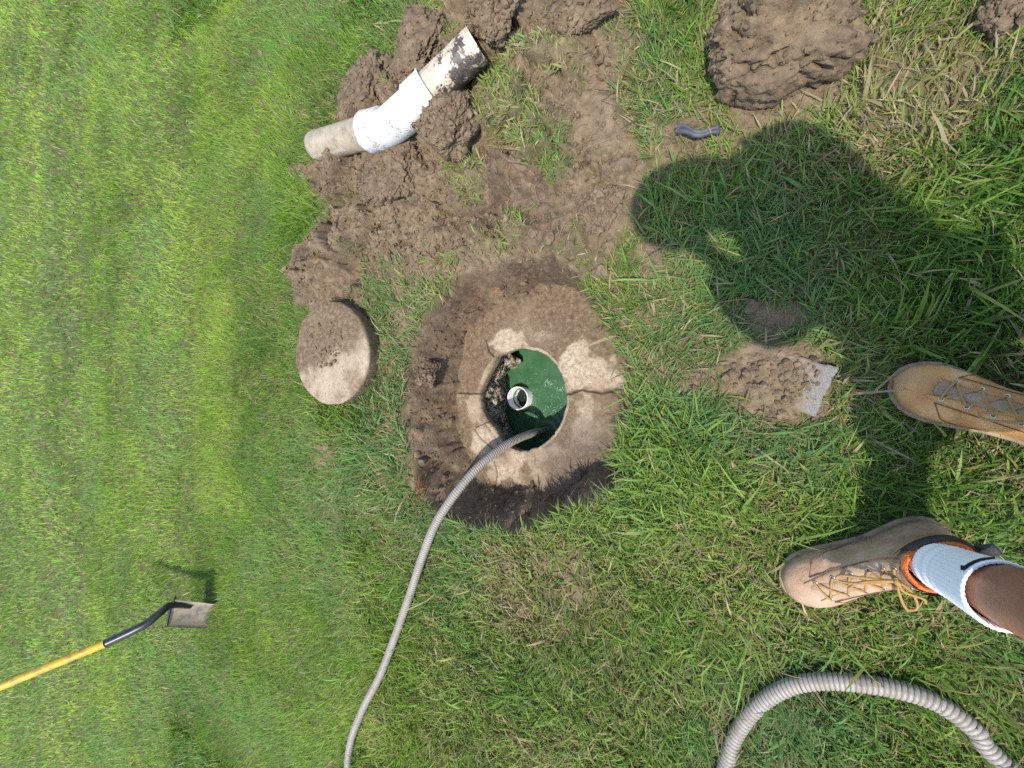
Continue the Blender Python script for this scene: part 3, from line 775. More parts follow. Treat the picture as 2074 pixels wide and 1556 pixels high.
clod(648, 905, 0.02, (0.022, 0.055, 0.014), 110, 'narrow flake of soil in the grass below the round lid', sub=ico(4), wet=0.3)
clod(770, 975, 0.02, (0.035, 0.03, 0.016), 111, 'small soil lump in the grass left of the hose', sub=ico(4), wet=0.2)
clod(755, 890, 0.02, (0.03, 0.025, 0.012), 112, 'small soil lump in the grass between the lid and the pit', sub=ico(4), wet=0.2)
clod(1387, 1100, 0.02, (0.012, 0.02, 0.010), 113, 'tiny grey soil lump in the grass between pit and left boot', sub=ico(3), wet=0.0)

for cc_, rr0, hz_, nn0 in ((LID_C + np.array((0.05, 0.03)), 0.11, 0.088, 170), (P(1610, 765, 0)[:2], 0.045, 0.030, 90)):
    rad_ = rr0 * np.sqrt(RNG.uniform(0, 1, nn0)); an_ = RNG.uniform(0, 6.28, nn0)
    CRUMB.append(np.stack((cc_[0] + rad_ * np.cos(an_), cc_[1] + rad_ * np.sin(an_), np.full(nn0, hz_)), 1))
# crumbs over the bare soil
N = 34000
px = RNG.uniform(-0.62, 1.15, N); py = RNG.uniform(-0.3, 1.8, N)
dm = sample(GD, px, py) * (1 - sample(GG, px, py)); zz = sample(GZ, px, py)
edge_p = 0.10 * sstep(-0.16, 0.0, sdf(DIRT_MAIN, px, py)) + 0.10 * sstep(-0.12, 0.0, sdf(PIT, px, py)) * (sdf(PIT, px, py) < 0)
keep = (RNG.uniform(0, 1, N) < np.maximum(np.clip(dm, 0, 1) ** 2, edge_p) * (0.25 + 0.75 * (fbm(px * 6, py * 6, oct=2, seed=120) > -0.05))) & (np.hypot(px - HOLE_C[0], py - HOLE_C[1]) > 0.30)
px, py, zz = px[keep], py[keep], zz[keep]
ce = np.vstack(CRUMB); px, py, zz = np.append(px, ce[:, 0]), np.append(py, ce[:, 1]), np.append(zz, ce[:, 2])
sc_ = np.exp(RNG.normal(math.log(0.0034), 0.55, len(px))).clip(0.0015, 0.014)
S = sc_[:, None] * RNG.uniform(0.65, 1.25, (len(px), 3))
crumbs = scatter('soil_crumbs', ICO1, np.stack((px, py, zz + sc_ * 0.35), 1), S, M['soil'],
                 attrs=dict(dirt=np.ones(len(px)), wet=np.clip(RNG.normal(0.15, 0.25, len(px)) + (zz < -0.03) * 0.7, 0, 1), rust=np.zeros(len(px))), smooth=False)
tag(crumbs, 'loose crumbs of brown soil scattered over the dug ground', 'soil', kind='stuff')

# ------------------------------------------------------------------ paver corner, plastic strip
pm = NT('pale_paver')
pn, pf = pm.noise(60, 5, 0.65), pm.noise(420, 3, 0.7)
st_ = pm.ramp(pf, (0.3, (0.11, 0.10, 0.09)), (0.5, (0.21, 0.193, 0.172)), (0.7, (0.31, 0.285, 0.255)))
so_ = pm.ramp(pn, (0.3, (0.15, 0.11, 0.07)), (0.7, (0.29, 0.22, 0.15)))
k = pm.ramp(pm.math('ADD', pm.attr('mud'), pm.math('MULTIPLY', pm.math('SUBTRACT', pn, 0.5), 1.6)), (0.35, 0.0), (0.65, 1.0))
M['paver'] = pm.set(pm.mix(k, st_, so_), 0.9, pm.bump(pf, 0.4, 0.003), Specular_IOR_Level=0.25)
pcx = P(1622, 777, 0.03)
n = 40
a_, b_ = np.meshgrid(np.linspace(-1, 1, n), np.linspace(-1, 1, n), indexing='ij')
edge_ = np.maximum(np.abs(a_), np.abs(b_))
pz = 0.022 - 0.006 * sstep(0.93, 1.0, edge_) + 0.0012 * fbm(a_ * 14, b_ * 14, oct=3, seed=130)
pmud = 0.20 + 0.75 * sstep(-0.75, 0.05, b_ + 0.35 * a_ * 0 + 0.5 * fbm(a_ * 3.2, b_ * 3.2, oct=5, seed=131, gain=0.6))
pz = pz + 0.004 * sstep(0.5, 0.9, pmud) * np.clip(fbm(a_ * 9, b_ * 9, oct=3, seed=132) + 0.4, 0, 1)
chip = 1 + 0.10 * fbm(a_ * 2.2, b_ * 2.2, oct=4, seed=133, gain=0.6)
Vp = np.stack((a_ * 0.060 * chip, b_ * 0.060 * chip, pz), -1).reshape(-1, 3)
bord = [i_ * n for i_ in range(n)] + [(n - 1) * n + k_ for k_ in range(1, n)] + [i_ * n + n - 1 for i_ in range(n - 2, -1, -1)] + [k_ for k_ in range(n - 2, 0, -1)]
low_ = Vp[bord] * np.array((1, 1, 0)) + np.array((0, 0, -0.03)); m_ = len(bord)
sides = [(bord[k_], bord[(k_ + 1) % m_], n * n + (k_ + 1) % m_, n * n + k_) for k_ in range(m_)]
pav = mesh_np('stone_paver', np.vstack((Vp, low_)), np.vstack((grid_quads(n, n), sides)), None, M['paver'], attrs=dict(mud=np.append(pmud.ravel(), np.full(m_, 0.5))))
pav.location = (pcx[0], pcx[1] + 0.004, 0.006); pav.rotation_euler = (R(-7), R(-2), R(-20))
tag(pav, 'pale grey stone block, its corner showing from the dirt in front of the boots', 'paver')

M['strip'] = simple('grey_rubber', (0.085, 0.085, 0.095), 0.6, 0.35, 40, 0.4, 0.002, 0.4)
s0, s1 = P(1369, 262, 0.035), P(1458, 262, 0.035)
t = np.linspace(0, 1, 26)
rings = []
for k in t:
    c = s0 + (s1 - s0) * k + np.array((-0.010 * math.sin(k * math.pi) + 0.004 * math.sin(k * 9), 0, 0.006 * math.sin(k * 5)))
    wv = 0.0115 + 0.002 * math.sin(k * 7)
    prof2 = [(-1, 0.0), (-0.8, 0.007), (-0.15, 0.008), (0.0, 0.002), (0.15, 0.008), (0.8, 0.007), (1, 0.0), (0.8, -0.006), (-0.8, -0.006)]
    rings.append([(c[0] + a * wv, c[1], c[2] + b) for a, b in prof2])
strip = loft('plastic_strip', rings, M['strip'], cap0=True, cap1=True)
tag(strip, 'short grey split strip of pipe lying in the grass near the biggest soil lump', 'plastic strip')

# ------------------------------------------------------------------ hoses
hm = NT('ribbed_hose')
rd = hm.attr('ridge'); hn = hm.noise(25, 4)
hc = hm.mix(hm.ramp(rd, (0.15, 1.0), (0.5, 0.0)), (0.315, 0.28, 0.235), (0.10, 0.085, 0.07))
hc = hm.mix(hm.ramp(hn, (0.45, 0.0), (0.7, 0.65)), hc, (0.20, 0.165, 0.12))
hc = hm.mix(hm.ramp(hm.noise(140, 4, 0.7), (0.58, 0.0), (0.7, 0.6)), hc, (0.20, 0.15, 0.10))
M['hose'] = hm.set(hc, 0.48, None, Specular_IOR_Level=0.4)
HR = 0.0215
hpts = [P(1122, 868, -0.66), P(1106, 873, -0.52), P(1078, 878, -0.33), P(1040, 893, -0.20), P(1000, 919, -0.10), P(957, 958, -0.02), P(915, 1010, 0.04), P(880, 1066, 0.055), P(855, 1130, 0.045), P(832, 1200, 0.035),
        P(800, 1290, 0.03), P(770, 1368, 0.028), P(738, 1430, 0.028), P(714, 1490, 0.028), P(706, 1530, 0.028), P(703, 1570, 0.028), P(690, 1640, 0.028), (-2.05, 1.62, 0.028), (-2.7, 1.70, 0.028), (-3.6, 1.45, 0.028)]
hose1 = tube('ribbed_hose', hpts, [0.0150, 0.0148, 0.0142, 0.0136, 0.0136], M['hose'], n=3400, m=12, rib=(0.0085, 0.0011, 1))
tag(hose1, 'long grey ribbed hose running from the tank opening down across the lawn', 'hose', 'grey ribbed hoses')
H2 = [(-2.5, 0.52, 0.024), (-1.65, 0.30, 0.024), P(1440, 1640, 0.024), P(1468, 1556, 0.024), P(1490, 1490, 0.024), P(1530, 1435, 0.026), P(1590, 1394, 0.028), P(1660, 1380, 0.03), P(1740, 1384, 0.03), P(1830, 1400, 0.028), P(1905, 1428, 0.027), P(1975, 1480, 0.025), P(2025, 1540, 0.024), (-0.93, -0.66, 0.024), (-1.5, -1.05, 0.024), (-2.6, -1.2, 0.024)]
hose2 = tube('ribbed_hose', H2, 0.0178, M['hose'], n=3400, m=12, rib=(0.0098, 0.0011, 1))
tag(hose2, 'arched loop of grey ribbed hose in the grass below the left boot', 'hose', 'grey ribbed hoses')
HP1 = spline(hpts, 200)[0]; HP2 = spline(H2, 200)[0]

# ------------------------------------------------------------------ shovel stuck upright in the lawn
shovel = tag(empty('shovel', tuple(P(431, 1240, 0))), 'muddy square shovel with black neck and yellow handle, standing stuck in the lawn', 'shovel')
sm = NT('muddy_steel')
n1, n2 = sm.noise(16, 6, 0.65), sm.noise(110, 4, 0.7)
c = sm.ramp(n1, (0.34, (0.13, 0.125, 0.13)), (0.44, (0.18, 0.16, 0.14)), (0.49, (0.29, 0.225, 0.155)), (0.7, (0.37, 0.295, 0.21)))
c = sm.mix(sm.ramp(n2, (0.62, 0), (0.7, 0.7)), c, (0.20, 0.145, 0.10))
M['steel'] = sm.set(c, 0.6, sm.bump(n2, 0.3, 0.003), Specular_IOR_Level=0.4)
M['black_paint'] = simple('black_enamel', (0.022, 0.022, 0.022), 0.35, 0.4, 30, 0.2, 0.002, 0.5)
M['yellow'] = simple('yellow_fibreglass', (0.62, 0.36, 0.010), 0.42, 0.15, 22, 0.1, 0.002, 0.5, dark=(0.22, 0.13, 0.04))
bl0, bl1 = P(438, 1214, 0.0), P(421, 1268, 0.0)              # where the blade meets the ground
tp0, tp1 = P(354, 1207, 0.20), P(337, 1267, 0.20)            # its shoulders
nu, nv = 18, 22
V = []
fwd = np.cross(bl1 - bl0, tp0 - bl0); fwd /= np.linalg.norm(fwd)
if fwd[1] > 0: fwd = -fwd
for a in np.linspace(0, 1, nu):
    for b in np.linspace(-0.30, 1.0, nv):
        p = (bl0 * (1 - a) + bl1 * a) * (1 - b) + (tp0 * (1 - a) + tp1 * a) * b
        q = abs(2 * a - 1)
        lift = 0.024 * q ** 2.5 + (0.012 * sstep(0.75, 1.0, 1 - a) if False else 0)
        lift += 0.018 * sstep(0.78, 1.0, np.array(1 - a)) * 1.0
        V.append(p + fwd * (lift + 0.01 * (1 - b) ** 2 - 0.012))
V = np.array(V); back = V - fwd * 0.003
Qf = grid_quads(nu, nv); nV = len(V)
border = [i * nv for i in range(nu)] + [(nu - 1) * nv + j for j in range(1, nv)] + [i * nv + nv - 1 for i in range(nu - 2, -1, -1)] + [j for j in range(nv - 2, 0, -1)]
eq = [(border[k], border[(k + 1) % len(border)], border[(k + 1) % len(border)] + nV, border[k] + nV) for k in range(len(border))]
place(mesh_np('blade', np.vstack((V, back)), np.vstack((Qf, Qf[:, ::-1] + nV, eq)), None, M['steel']), shovel)['label'] = 'square steel blade caked with dry mud'
# rolled step at the shoulders
place(tube('step', [tp0 + fwd * 0.012, tp0 * 0.66 + tp1 * 0.34 - fwd * 0.006, tp0 * 0.33 + tp1 * 0.67 - fwd * 0.008, tp1 + fwd * 0.004], 0.006, M['black_paint'], n=14, m=8), shovel)
neck0 = tp0 * 0.66 + tp1 * 0.34
J = P(215, 1303, 0.41); E = P(0, 1391, 0.69)
hd = (E - J) / np.linalg.norm(E - J)
blade_up = (tp0 - bl0) / np.linalg.norm(tp0 - bl0)
npath = [neck0 * 0.55 + (bl0 * .6 + bl1 * .4) * 0.45 - fwd * 0.008, neck0 - fwd * 0.006, P(322, 1243, 0.255), P(290, 1267, 0.31), J]
place(tube('neck', npath, [0.010, 0.016, 0.019, 0.020, 0.020], M['black_paint'], n=40, m=18), shovel)['label'] = 'curved black steel neck'
place(tube('handle', [J - hd * 0.01, J + hd * 0.2, J + hd * 0.4, J + hd * 0.58], 0.0178, M['yellow'], n=30, m=18), shovel)['label'] = 'yellow handle'
place(tube('grip_cap', [J + hd * 0.57, J + hd * 0.59, J + hd * 0.61], [0.019, 0.020, 0.016], M['black_paint'], n=10, m=18), shovel)

# ------------------------------------------------------------------ the person holding the camera
person = tag(empty('person', (-0.20, -0.46, 0.0)), 'person in tan leather work boots and white sock, standing at the right edge', 'person')
def leather(name, a, b, c, dirty):
    m = NT(name)
    n1, n2, n3 = m.noise(13, 5, 0.6), m.noise(60, 6, 0.7), m.noise(380, 3, 0.6)
    col = m.ramp(n1, (0.32, a), (0.5, b), (0.68, c))
    col = m.mix(m.ramp(n2, (0.52, 0.0), (0.72, 0.45)), col, dirty)
    col = m.mix(m.ramp(n2, (0.22, 0.55), (0.36, 0.0)), col, (0.10, 0.065, 0.04))
    scuff_heel_tone = m.attr('scuff_heel_tone')
    col = m.mix(m.math('MULTIPLY', scuff_heel_tone, m.ramp(n2, (0.3, 1.0), (0.65, 0.25))), col, (0.15, 0.105, 0.07))
    st = m.n('ShaderNodeMapping'); m.l(m.obj(), st.inputs[0]); st.inputs[3].default_value = (30, 8, 90)
    n4 = m.noise(1.0, 4, 0.6, vec=st.outputs[0])
    h = m.math('ADD', m.math('MULTIPLY', n3, 0.35), m.math('ADD', m.math('MULTIPLY', n4, 0.7), m.math('MULTIPLY', n2, 0.3)))
    return m.set(col, m.math('ADD', 0.42, m.math('MULTIPLY', n1, 0.35)), m.bump(h, 0.7, 0.005), Specular_IOR_Level=0.35)
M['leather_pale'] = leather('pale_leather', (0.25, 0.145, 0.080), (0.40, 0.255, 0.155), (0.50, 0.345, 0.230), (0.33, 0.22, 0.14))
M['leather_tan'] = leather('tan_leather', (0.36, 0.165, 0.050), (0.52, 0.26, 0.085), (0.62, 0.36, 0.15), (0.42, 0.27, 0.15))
M['tongue_leather'] = leather('tongue_leather', (0.26, 0.17, 0.10), (0.36, 0.25, 0.165), (0.43, 0.31, 0.22), (0.33, 0.25, 0.18))
M['dark_leather'] = simple('dark_leather', (0.035, 0.036, 0.037), 0.5, 0.4, 25, 0.4, 0.004, 0.4)
M['sole'] = simple('rubber_sole', (0.30, 0.215, 0.135), 0.8, 0.35, 20, 0.4, 0.004, 0.3)
om = NT('orange_mesh')
vo = om.n('ShaderNodeTexVoronoi'); vo.inputs['Scale'].default_value = 420; om.l(om.obj(), vo.inputs[0])
M['orange'] = om.set(om.ramp(vo.outputs[0], (0.2, (0.20, 0.040, 0.006)), (0.55, (0.66, 0.155, 0.025))), 0.85, om.bump(vo.outputs[0], 0.6, 0.002))
M['metal'] = simple('nickel', (0.55, 0.53, 0.50), 0.3, 0.2, 60, 0.05, 0.001, 0.5, metal=1.0)
lm = NT('lace')
wv = lm.n('ShaderNodeTexWave'); wv.inputs['Scale'].default_value = 260; lm.l(lm.obj(), wv.inputs[0])
M['lace'] = lm.set(lm.ramp(wv.outputs['Fac'], (0.25, (0.20, 0.095, 0.025)), (0.6, (0.46, 0.275, 0.075))), 0.6, lm.bump(wv.outputs['Fac'], 0.3, 0.001))
M['lace_dark'] = simple('lace_edge', (0.16, 0.075, 0.03), 0.7, 0.2)
sm = NT('white_sock')
geo = sm.attr('rib'); fz = sm.noise(500, 3)
sm.set(sm.mix(sm.ramp(geo, (0.0, 1.0), (0.55, 0.0)), (0.90, 0.89, 0.88), (0.82, 0.81, 0.83)), 0.9, sm.bump(sm.math('ADD', geo, sm.math('MULTIPLY', fz, 0.4)), 0.5, 0.002), Specular_IOR_Level=0.2)
M['sock'] = sm.m
M['swoosh'] = simple('navy_thread', (0.010, 0.012, 0.022), 0.8, 0.2)
sk = NT('brown_skin')
n1, n2 = sk.noise(18, 5), sk.noise(260, 4, 0.65)
c = sk.ramp(n1, (0.3, (0.25, 0.110, 0.062)), (0.6, (0.33, 0.158, 0.093)))
M['skin'] = sk.set(sk.mix(sk.ramp(n2, (0.28, 0.35), (0.4, 0.0)), c, (0.06, 0.028, 0.018)), 0.48, sk.bump(n2, 0.18, 0.002), Specular_IOR_Level=0.4, Subsurface_Weight=0.0)
M['cloth_dark'] = simple('dark_shorts_cloth', (0.045, 0.05, 0.06), 0.9, 0.25, 40, 0.3, 0.003, 0.2)
M['cloth_shirt'] = simple('grey_shirt_cloth', (0.22, 0.23, 0.25), 0.9, 0.2, 40, 0.3, 0.003, 0.2)
M['hair'] = simple('black_hair', (0.012, 0.010, 0.009), 0.6, 0.3, 90, 0.6, 0.006, 0.3)

FQ = np.array([0, .015, .045, .09, .16, .26, .36, .46, .56, .66, .75, .83, .90, .95, .98, 1.0])
FW = np.array([0, .017, .0285, .0355, .0405, .0405, .0390, .0405, .0455, .0520, .0560, .0555, .0480, .0355, .0235, 0])
LZ = np.array([.020, .032, .045, .056, .066, .074, .081, .088, .097, .108, .122, .138, .155, .175])
LY0 = np.array([.004, .000, -.002, -.002, .000, .002, .003, .004, .005, .006, .007, .006, .003, .000])
LY1 = np.array([.330, .332, .331, .326, .314, .294, .270, .246, .222, .196, .166, .142, .124, .112])
LM = np.array([0, 0, 0, .05, .15, .28, .42, .58, .75, .90, 1, 1, 1, 1])
LWD = np.array([1, 1, 1, .985, .95, .91, .88, .87, .87, .89, .93, .97, 1.02, 1.06])
TOPZ = .175
NC = 96
def boot(toe_xy, heel_xy, z0, upper_mat, left, is_left_detail=True):
    inner = 1.0 if left else -1.0                     # side of the big toe
    ax = np.array(toe_xy) - np.array(heel_xy); L = np.linalg.norm(ax); ax = ax / L
    Rm = np.array(((ax[1], ax[0]), (-ax[0], ax[1])))  # local x, y -> world
    k = L / 0.332
    def W(V):
        V = np.asarray(V, float); out = V.copy()
        out[..., :2] = V[..., :2] @ Rm.T * k + np.array(heel_xy); out[..., 2] = V[..., 2] + z0
        return out
    def half(q, m, wd):
        foot = np.interp(q, FQ, FW)
        ell = 0.0415 * np.sqrt(np.clip(1 - (2 * q - 1) ** 2, 0, 1)) ** 0.8
        return (foot * (1 - m) + ell * m) * wd
    def centre(q, m): return inner * 0.007 * np.sin(np.clip((q - 0.3) / 0.7, 0, 1) * np.pi * 0.62) * (1 - m)
    def level(z):
        return (np.interp(z, LZ, LY0), np.interp(z, LZ, LY1), np.interp(z, LZ, LM), np.interp(z, LZ, LWD))
    def contour(z, off=0.0, n=NC):
        y0, y1, m, wd = level(z)
        a = np.linspace(0, 2 * np.pi, n, endpoint=False)      # 0 = heel, pi = toe, first half on +x
        q = (1 - np.cos(a)) / 2
        q = np.clip(q, 0, 1)
        h = half(q, m, wd)
        x = np.where(a <= np.pi, h, -h) + centre(q, m)
        y = y0 + (y1 - y0) * q
        if off:
            tx, ty = np.gradient(np.concatenate((x[-2:], x, x[:2]))), np.gradient(np.concatenate((y[-2:], y, y[:2])))
            tx, ty = tx[2:-2], ty[2:-2]; l = np.hypot(tx, ty) + 1e-9
            x, y = x + off * ty / l, y - off * tx / l
        return np.stack((x, y, np.full(n, z)), 1)
    def front(z, x, off=0.0):
        """point on the instep at height z and sideways position x"""
        y0, y1, m, wd = level(z)
        q = np.linspace(0.5, 1, 200); h = half(q, m, wd)
        c = centre(q, m)
        kx = np.abs(x - c) / np.maximum(h, 1e-5)
        i = np.argmin(np.abs(kx - 1)) if abs(x) > 0.004 else 199
        qq = q[i]
        # outward normal of the instep, up and forward
        return np.array((x, y0 + (y1 - y0) * qq, z)) + off * np.array((0, 0.55, 0.83))
    zs = np.concatenate((np.linspace(.022, .066, 9), np.linspace(.070, .100, 12), np.linspace(.104, .175, 14)))
    cr = []
    for z in zs:
        c = contour(z)
        wr = 0.0016 * fbm(c[:, 0] * 40, c[:, 1] * 40, c[:, 2] * 90, oct=3, seed=150 + (0 if left else 9))
        c[:, :2] += wr[:, None] * 0.8
        cr.append(c)
    ca_ = np.array(cr)
    sc_f = sstep(0.062, 0.026, ca_[..., 2]) * 0.8 + 0.75 * np.clip(fbm(ca_[..., 0] * 30, ca_[..., 1] * 22, ca_[..., 2] * 30, oct=4, seed=160), 0, 1) + 0.35 * sstep(0.13, 0.05, ca_[..., 1])  # dirt near the sole, random scuffs, and a darker tone towards the heel
    # flex creases across the vamp
    for yc in (0.205, 0.218, 0.231):
        dy_ = ca_[..., 1] - yc - 0.010 * np.sin(ca_[..., 0] * 60 + yc * 90)
        ca_[..., 2] -= 0.0022 * np.exp(-(dy_ / 0.0035) ** 2) * (ca_[..., 2] > 0.05)
    b = loft('boot', W(ca_), upper_mat, attrs=dict(scuff_heel_tone=np.clip(sc_f, 0, 1).ravel()))
    place(b, person)
    b['label'] = 'pale scuffed tan leather boot with tied laces' if left else 'shaded orange-tan leather boot cut by the edge'
    # sole and welt
    so = [contour(.020, -0.010)] + [contour(.020, o) * np.array((1, 1, 0)) + np.array((0, 0, zz)) for o, zz in ((0.002, 0.000), (0.0045, 0.004), (0.0042, 0.018), (0.0065, 0.0195), (0.0075, 0.0225), (0.0065, 0.026), (0.003, 0.0275), (-0.004, 0.028))]
    so[0][:, 2] = 0
    place(loft('sole', W(np.array(so)), M['sole'], cap0=True), b)
    # seam and stitches round the welt
    # opening: tongue strip down the instep
    def strip(name, z0_, z1_, xa, xb, off, thick, mat, n=16, m_=7, edge=None):
        V = []
        for t_ in np.linspace(0, 1, n):
            z = z0_ + (z1_ - z0_) * t_
            lo, hi = xa(t_), xb(t_)
            for s in np.linspace(0, 1, m_):
                e_ = off + thick * (1 - abs(2 * s - 1) ** 6)
                V.append(front(z, lo + (hi - lo) * s, e_))
        return place(mesh_np(name, W(np.array(V)), grid_quads(n, m_), None, mat), b)
    strip('tongue', 0.0795, .182, lambda t_: -.014 - .004 * t_, lambda t_: .014 + .004 * t_, 0.0005, 0.004, M['tongue_leather'])
    for sd in (-1, 1):
        f = strip('eyestay', .0765, .170, lambda t_: sd * (0.0095 + 0.003 * t_ + 0.010 * (1 - min(1, t_ * 6))), lambda t_: sd * (0.030 + 0.002 * t_ - 0.006 * (1 - min(1, t_ * 8))), 0.0008, 0.0030, upper_mat, n=26, m_=9)
    ez = [.083, .0945, .108, .124, .142, .160]
    eyes = {}
    for sd in (-1, 1):
        for i, z in enumerate(ez):
            p = front(z, sd * 0.0195, 0.0042); eyes[sd, i] = p
            a = np.linspace(0, 2 * np.pi, 16, endpoint=False)
            u_ = np.array((1.0, 0, 0)); v_ = np.array((0, -0.83, 0.55)) if i < 4 else np.array((0, -0.5, 0.86))
            n_ = np.cross(u_, v_)
            rings = []
            for bth in np.linspace(0, 2 * np.pi, 8, endpoint=False):
                rr = 0.0038 + 0.0014 * math.cos(bth)
                rings.append(p + rr * (np.cos(a)[:, None] * u_ + np.sin(a)[:, None] * v_) + 0.0012 * math.sin(bth) * n_ * (-1 if n_[2] < 0 else 1))
            rings = np.array(rings)
            place(mesh_np('eyelet', W(rings.reshape(-1, 3)), grid_quads(8, 16, cu=True, cv=True), None, M['metal']), b)
    def lace(pts, r=0.0025):
        o = tube('lace', W(np.array(pts)), r, M['lace'], n=36, m=8)
        return place(o, b)
    upn = np.array((0, 0.55, 0.83))
    lace([eyes[-1, 0] - upn * .002, eyes[-1, 0] + upn * .003, (eyes[-1, 0] + eyes[1, 0]) / 2 + upn * .005, eyes[1, 0] + upn * .003, eyes[1, 0] - upn * .002])
    for i in range(5):
        for sd in (-1, 1):
            p, q = eyes[sd, i], eyes[-sd, i + 1]
            lace([p - upn * .001, p * 0.75 + q * 0.25 + upn * .002, (p + q) / 2 + upn * (.0035 + .001 * sd), p * 0.25 + q * 0.75 + upn * .004, q + upn * .002])
    # knot, two loops, two ends
    kn = front(.160, 0.0, 0.012)
    place(tube('knot', W(np.array([kn + np.array((-.006, 0, 0)), kn + np.array((0, .003, .003)), kn + np.array((.006, 0, 0))])), [0.003, 0.0052, 0.003], M['lace'], n=10, m=10), b)
    o1 = inner
    lace([kn, kn + np.array((.020 * o1, .040, -.010)), kn + np.array((.034 * o1, .078, -.030)), kn + np.array((.026 * o1, .088, -.034)), kn + np.array((.014 * o1, .060, -.018)), kn])
    lace([kn, kn + np.array((-.020 * o1, .012, -.004)), kn + np.array((-.056 * o1, .020, -.020)), kn + np.array((-.062 * o1, .004, -.026)), kn + np.array((-.030 * o1, -.006, -.010)), kn])
    lace([kn, kn + np.array((-.018 * o1, .004, .000)), kn + np.array((-.046 * o1, -.014, -.012)), kn + np.array((-.058 * o1, -.012, -.022))])
    lace([kn, kn + np.array((.012 * o1, .030, -.004)), kn + np.array((.014 * o1, .060, -.020)), kn + np.array((.006 * o1, .082, -.033))])
    # padded dark collar round the back of the ankle, orange lining, pull tab
    ca = np.arange(NC); sel = np.concatenate((np.arange(NC - 30, NC), np.arange(0, 31)))
    rings = []
    for t_ in np.linspace(0, 1, 9):
        z = 0.130 + 0.052 * t_
        off = 0.0008 + 0.0060 * math.sin(min(1, t_ * 1.05) * math.pi) ** 0.6
        c = contour(min(z, TOPZ), off)[sel]
        w_ = np.abs(np.linspace(-1, 1, len(sel)))
        c[:, 2] = 0.130 + 0.030 * w_ ** 2 + (0.188 - 0.006 * w_ - (0.130 + 0.030 * w_ ** 2)) * t_
        rings.append(c)
    rings = np.array(rings)
    co = place(mesh_np('collar', W(rings.reshape(-1, 3)), grid_quads(9, len(sel)), None, M['dark_leather']), b)
    li = []
    for t_ in np.linspace(0, 1, 14):
        a_ = t_ * math.pi
        off = -0.006 + 0.0075 * math.cos(a_) if t_ < 0.7 else None
        if t_ < 0.7: zz = 0.173 + 0.010 * math.sin(a_ * 0.9 + 0.15); c = contour(TOPZ, 0.001 - 0.0085 * t_ / 0.7)
        else: zz = 0.175 - 0.10 * (t_ - 0.7); c = contour(TOPZ, -0.0085)
        c[:, 2] = zz + 0.008 * np.clip(np.cos(np.linspace(0, 2 * np.pi, NC, endpoint=False)), 0, 1) * (1 if t_ < 0.7 else 0.4)
        li.append(c)
    place(loft('lining', W(np.array(li)), M['orange']), b)
    pt = []
    for t_ in np.linspace(0, 1, 9):
        yb = 0.001 - 0.026 * t_; zb = 0.172 + 0.026 * t_ - 0.008 * t_ * t_; wd = 0.011 - 0.001 * t_
        pt.append([(-wd, yb, zb), (0, yb - .002, zb + .002), (wd, yb, zb), (wd, yb - .0025, zb - .002), (0, yb - .0045, zb), (-wd, yb - .0025, zb - .002)])
    place(loft('pull_tab', W(np.array(pt)), M['dark_leather'], cap0=True, cap1=True), b)
    # stitched edges of the lace panels and of the vamp
    for sd in (-1, 1):
        pts = [front(z, sd * (0.031 + 0.02 * (z - 0.0765)), 0.0028) for z in np.linspace(0.079, 0.165, 12)]
        place(tube('seam', W(np.array(pts)), 0.0010, M['lace_dark'], n=40, m=6), b)
        S_ = front(0.079, sd * 0.030, 0.002); pts = [S_]
        c_ = contour(0.032); side_ = np.where(c_[:, 0] * sd > 0)[0]
        E_ = c_[side_[np.argmin(np.abs(c_[side_, 1] - 0.150))]]
        for t_ in np.linspace(0.15, 1, 9):
            z = S_[2] + (E_[2] - S_[2]) * t_; y_ = S_[1] + (E_[1] - S_[1]) * t_
            c_ = contour(z, 0.0009); side_ = np.where((c_[:, 0] - (S_[0] * 0)) * sd > 0)[0]
            pts.append(c_[side_[np.argmin(np.abs(c_[side_, 1] - y_))]])
        place(tube('seam', W(np.array(pts)), 0.0010, M['lace_dark'], n=40, m=6), b)
    return b, W
bootL, WL = boot(BOOT_L[1], BOOT_L[0], 0.006, M['leather_pale'], True)
bootR, WR = boot(BOOT_R[1], BOOT_R[0], 0.006, M['leather_tan'], False)

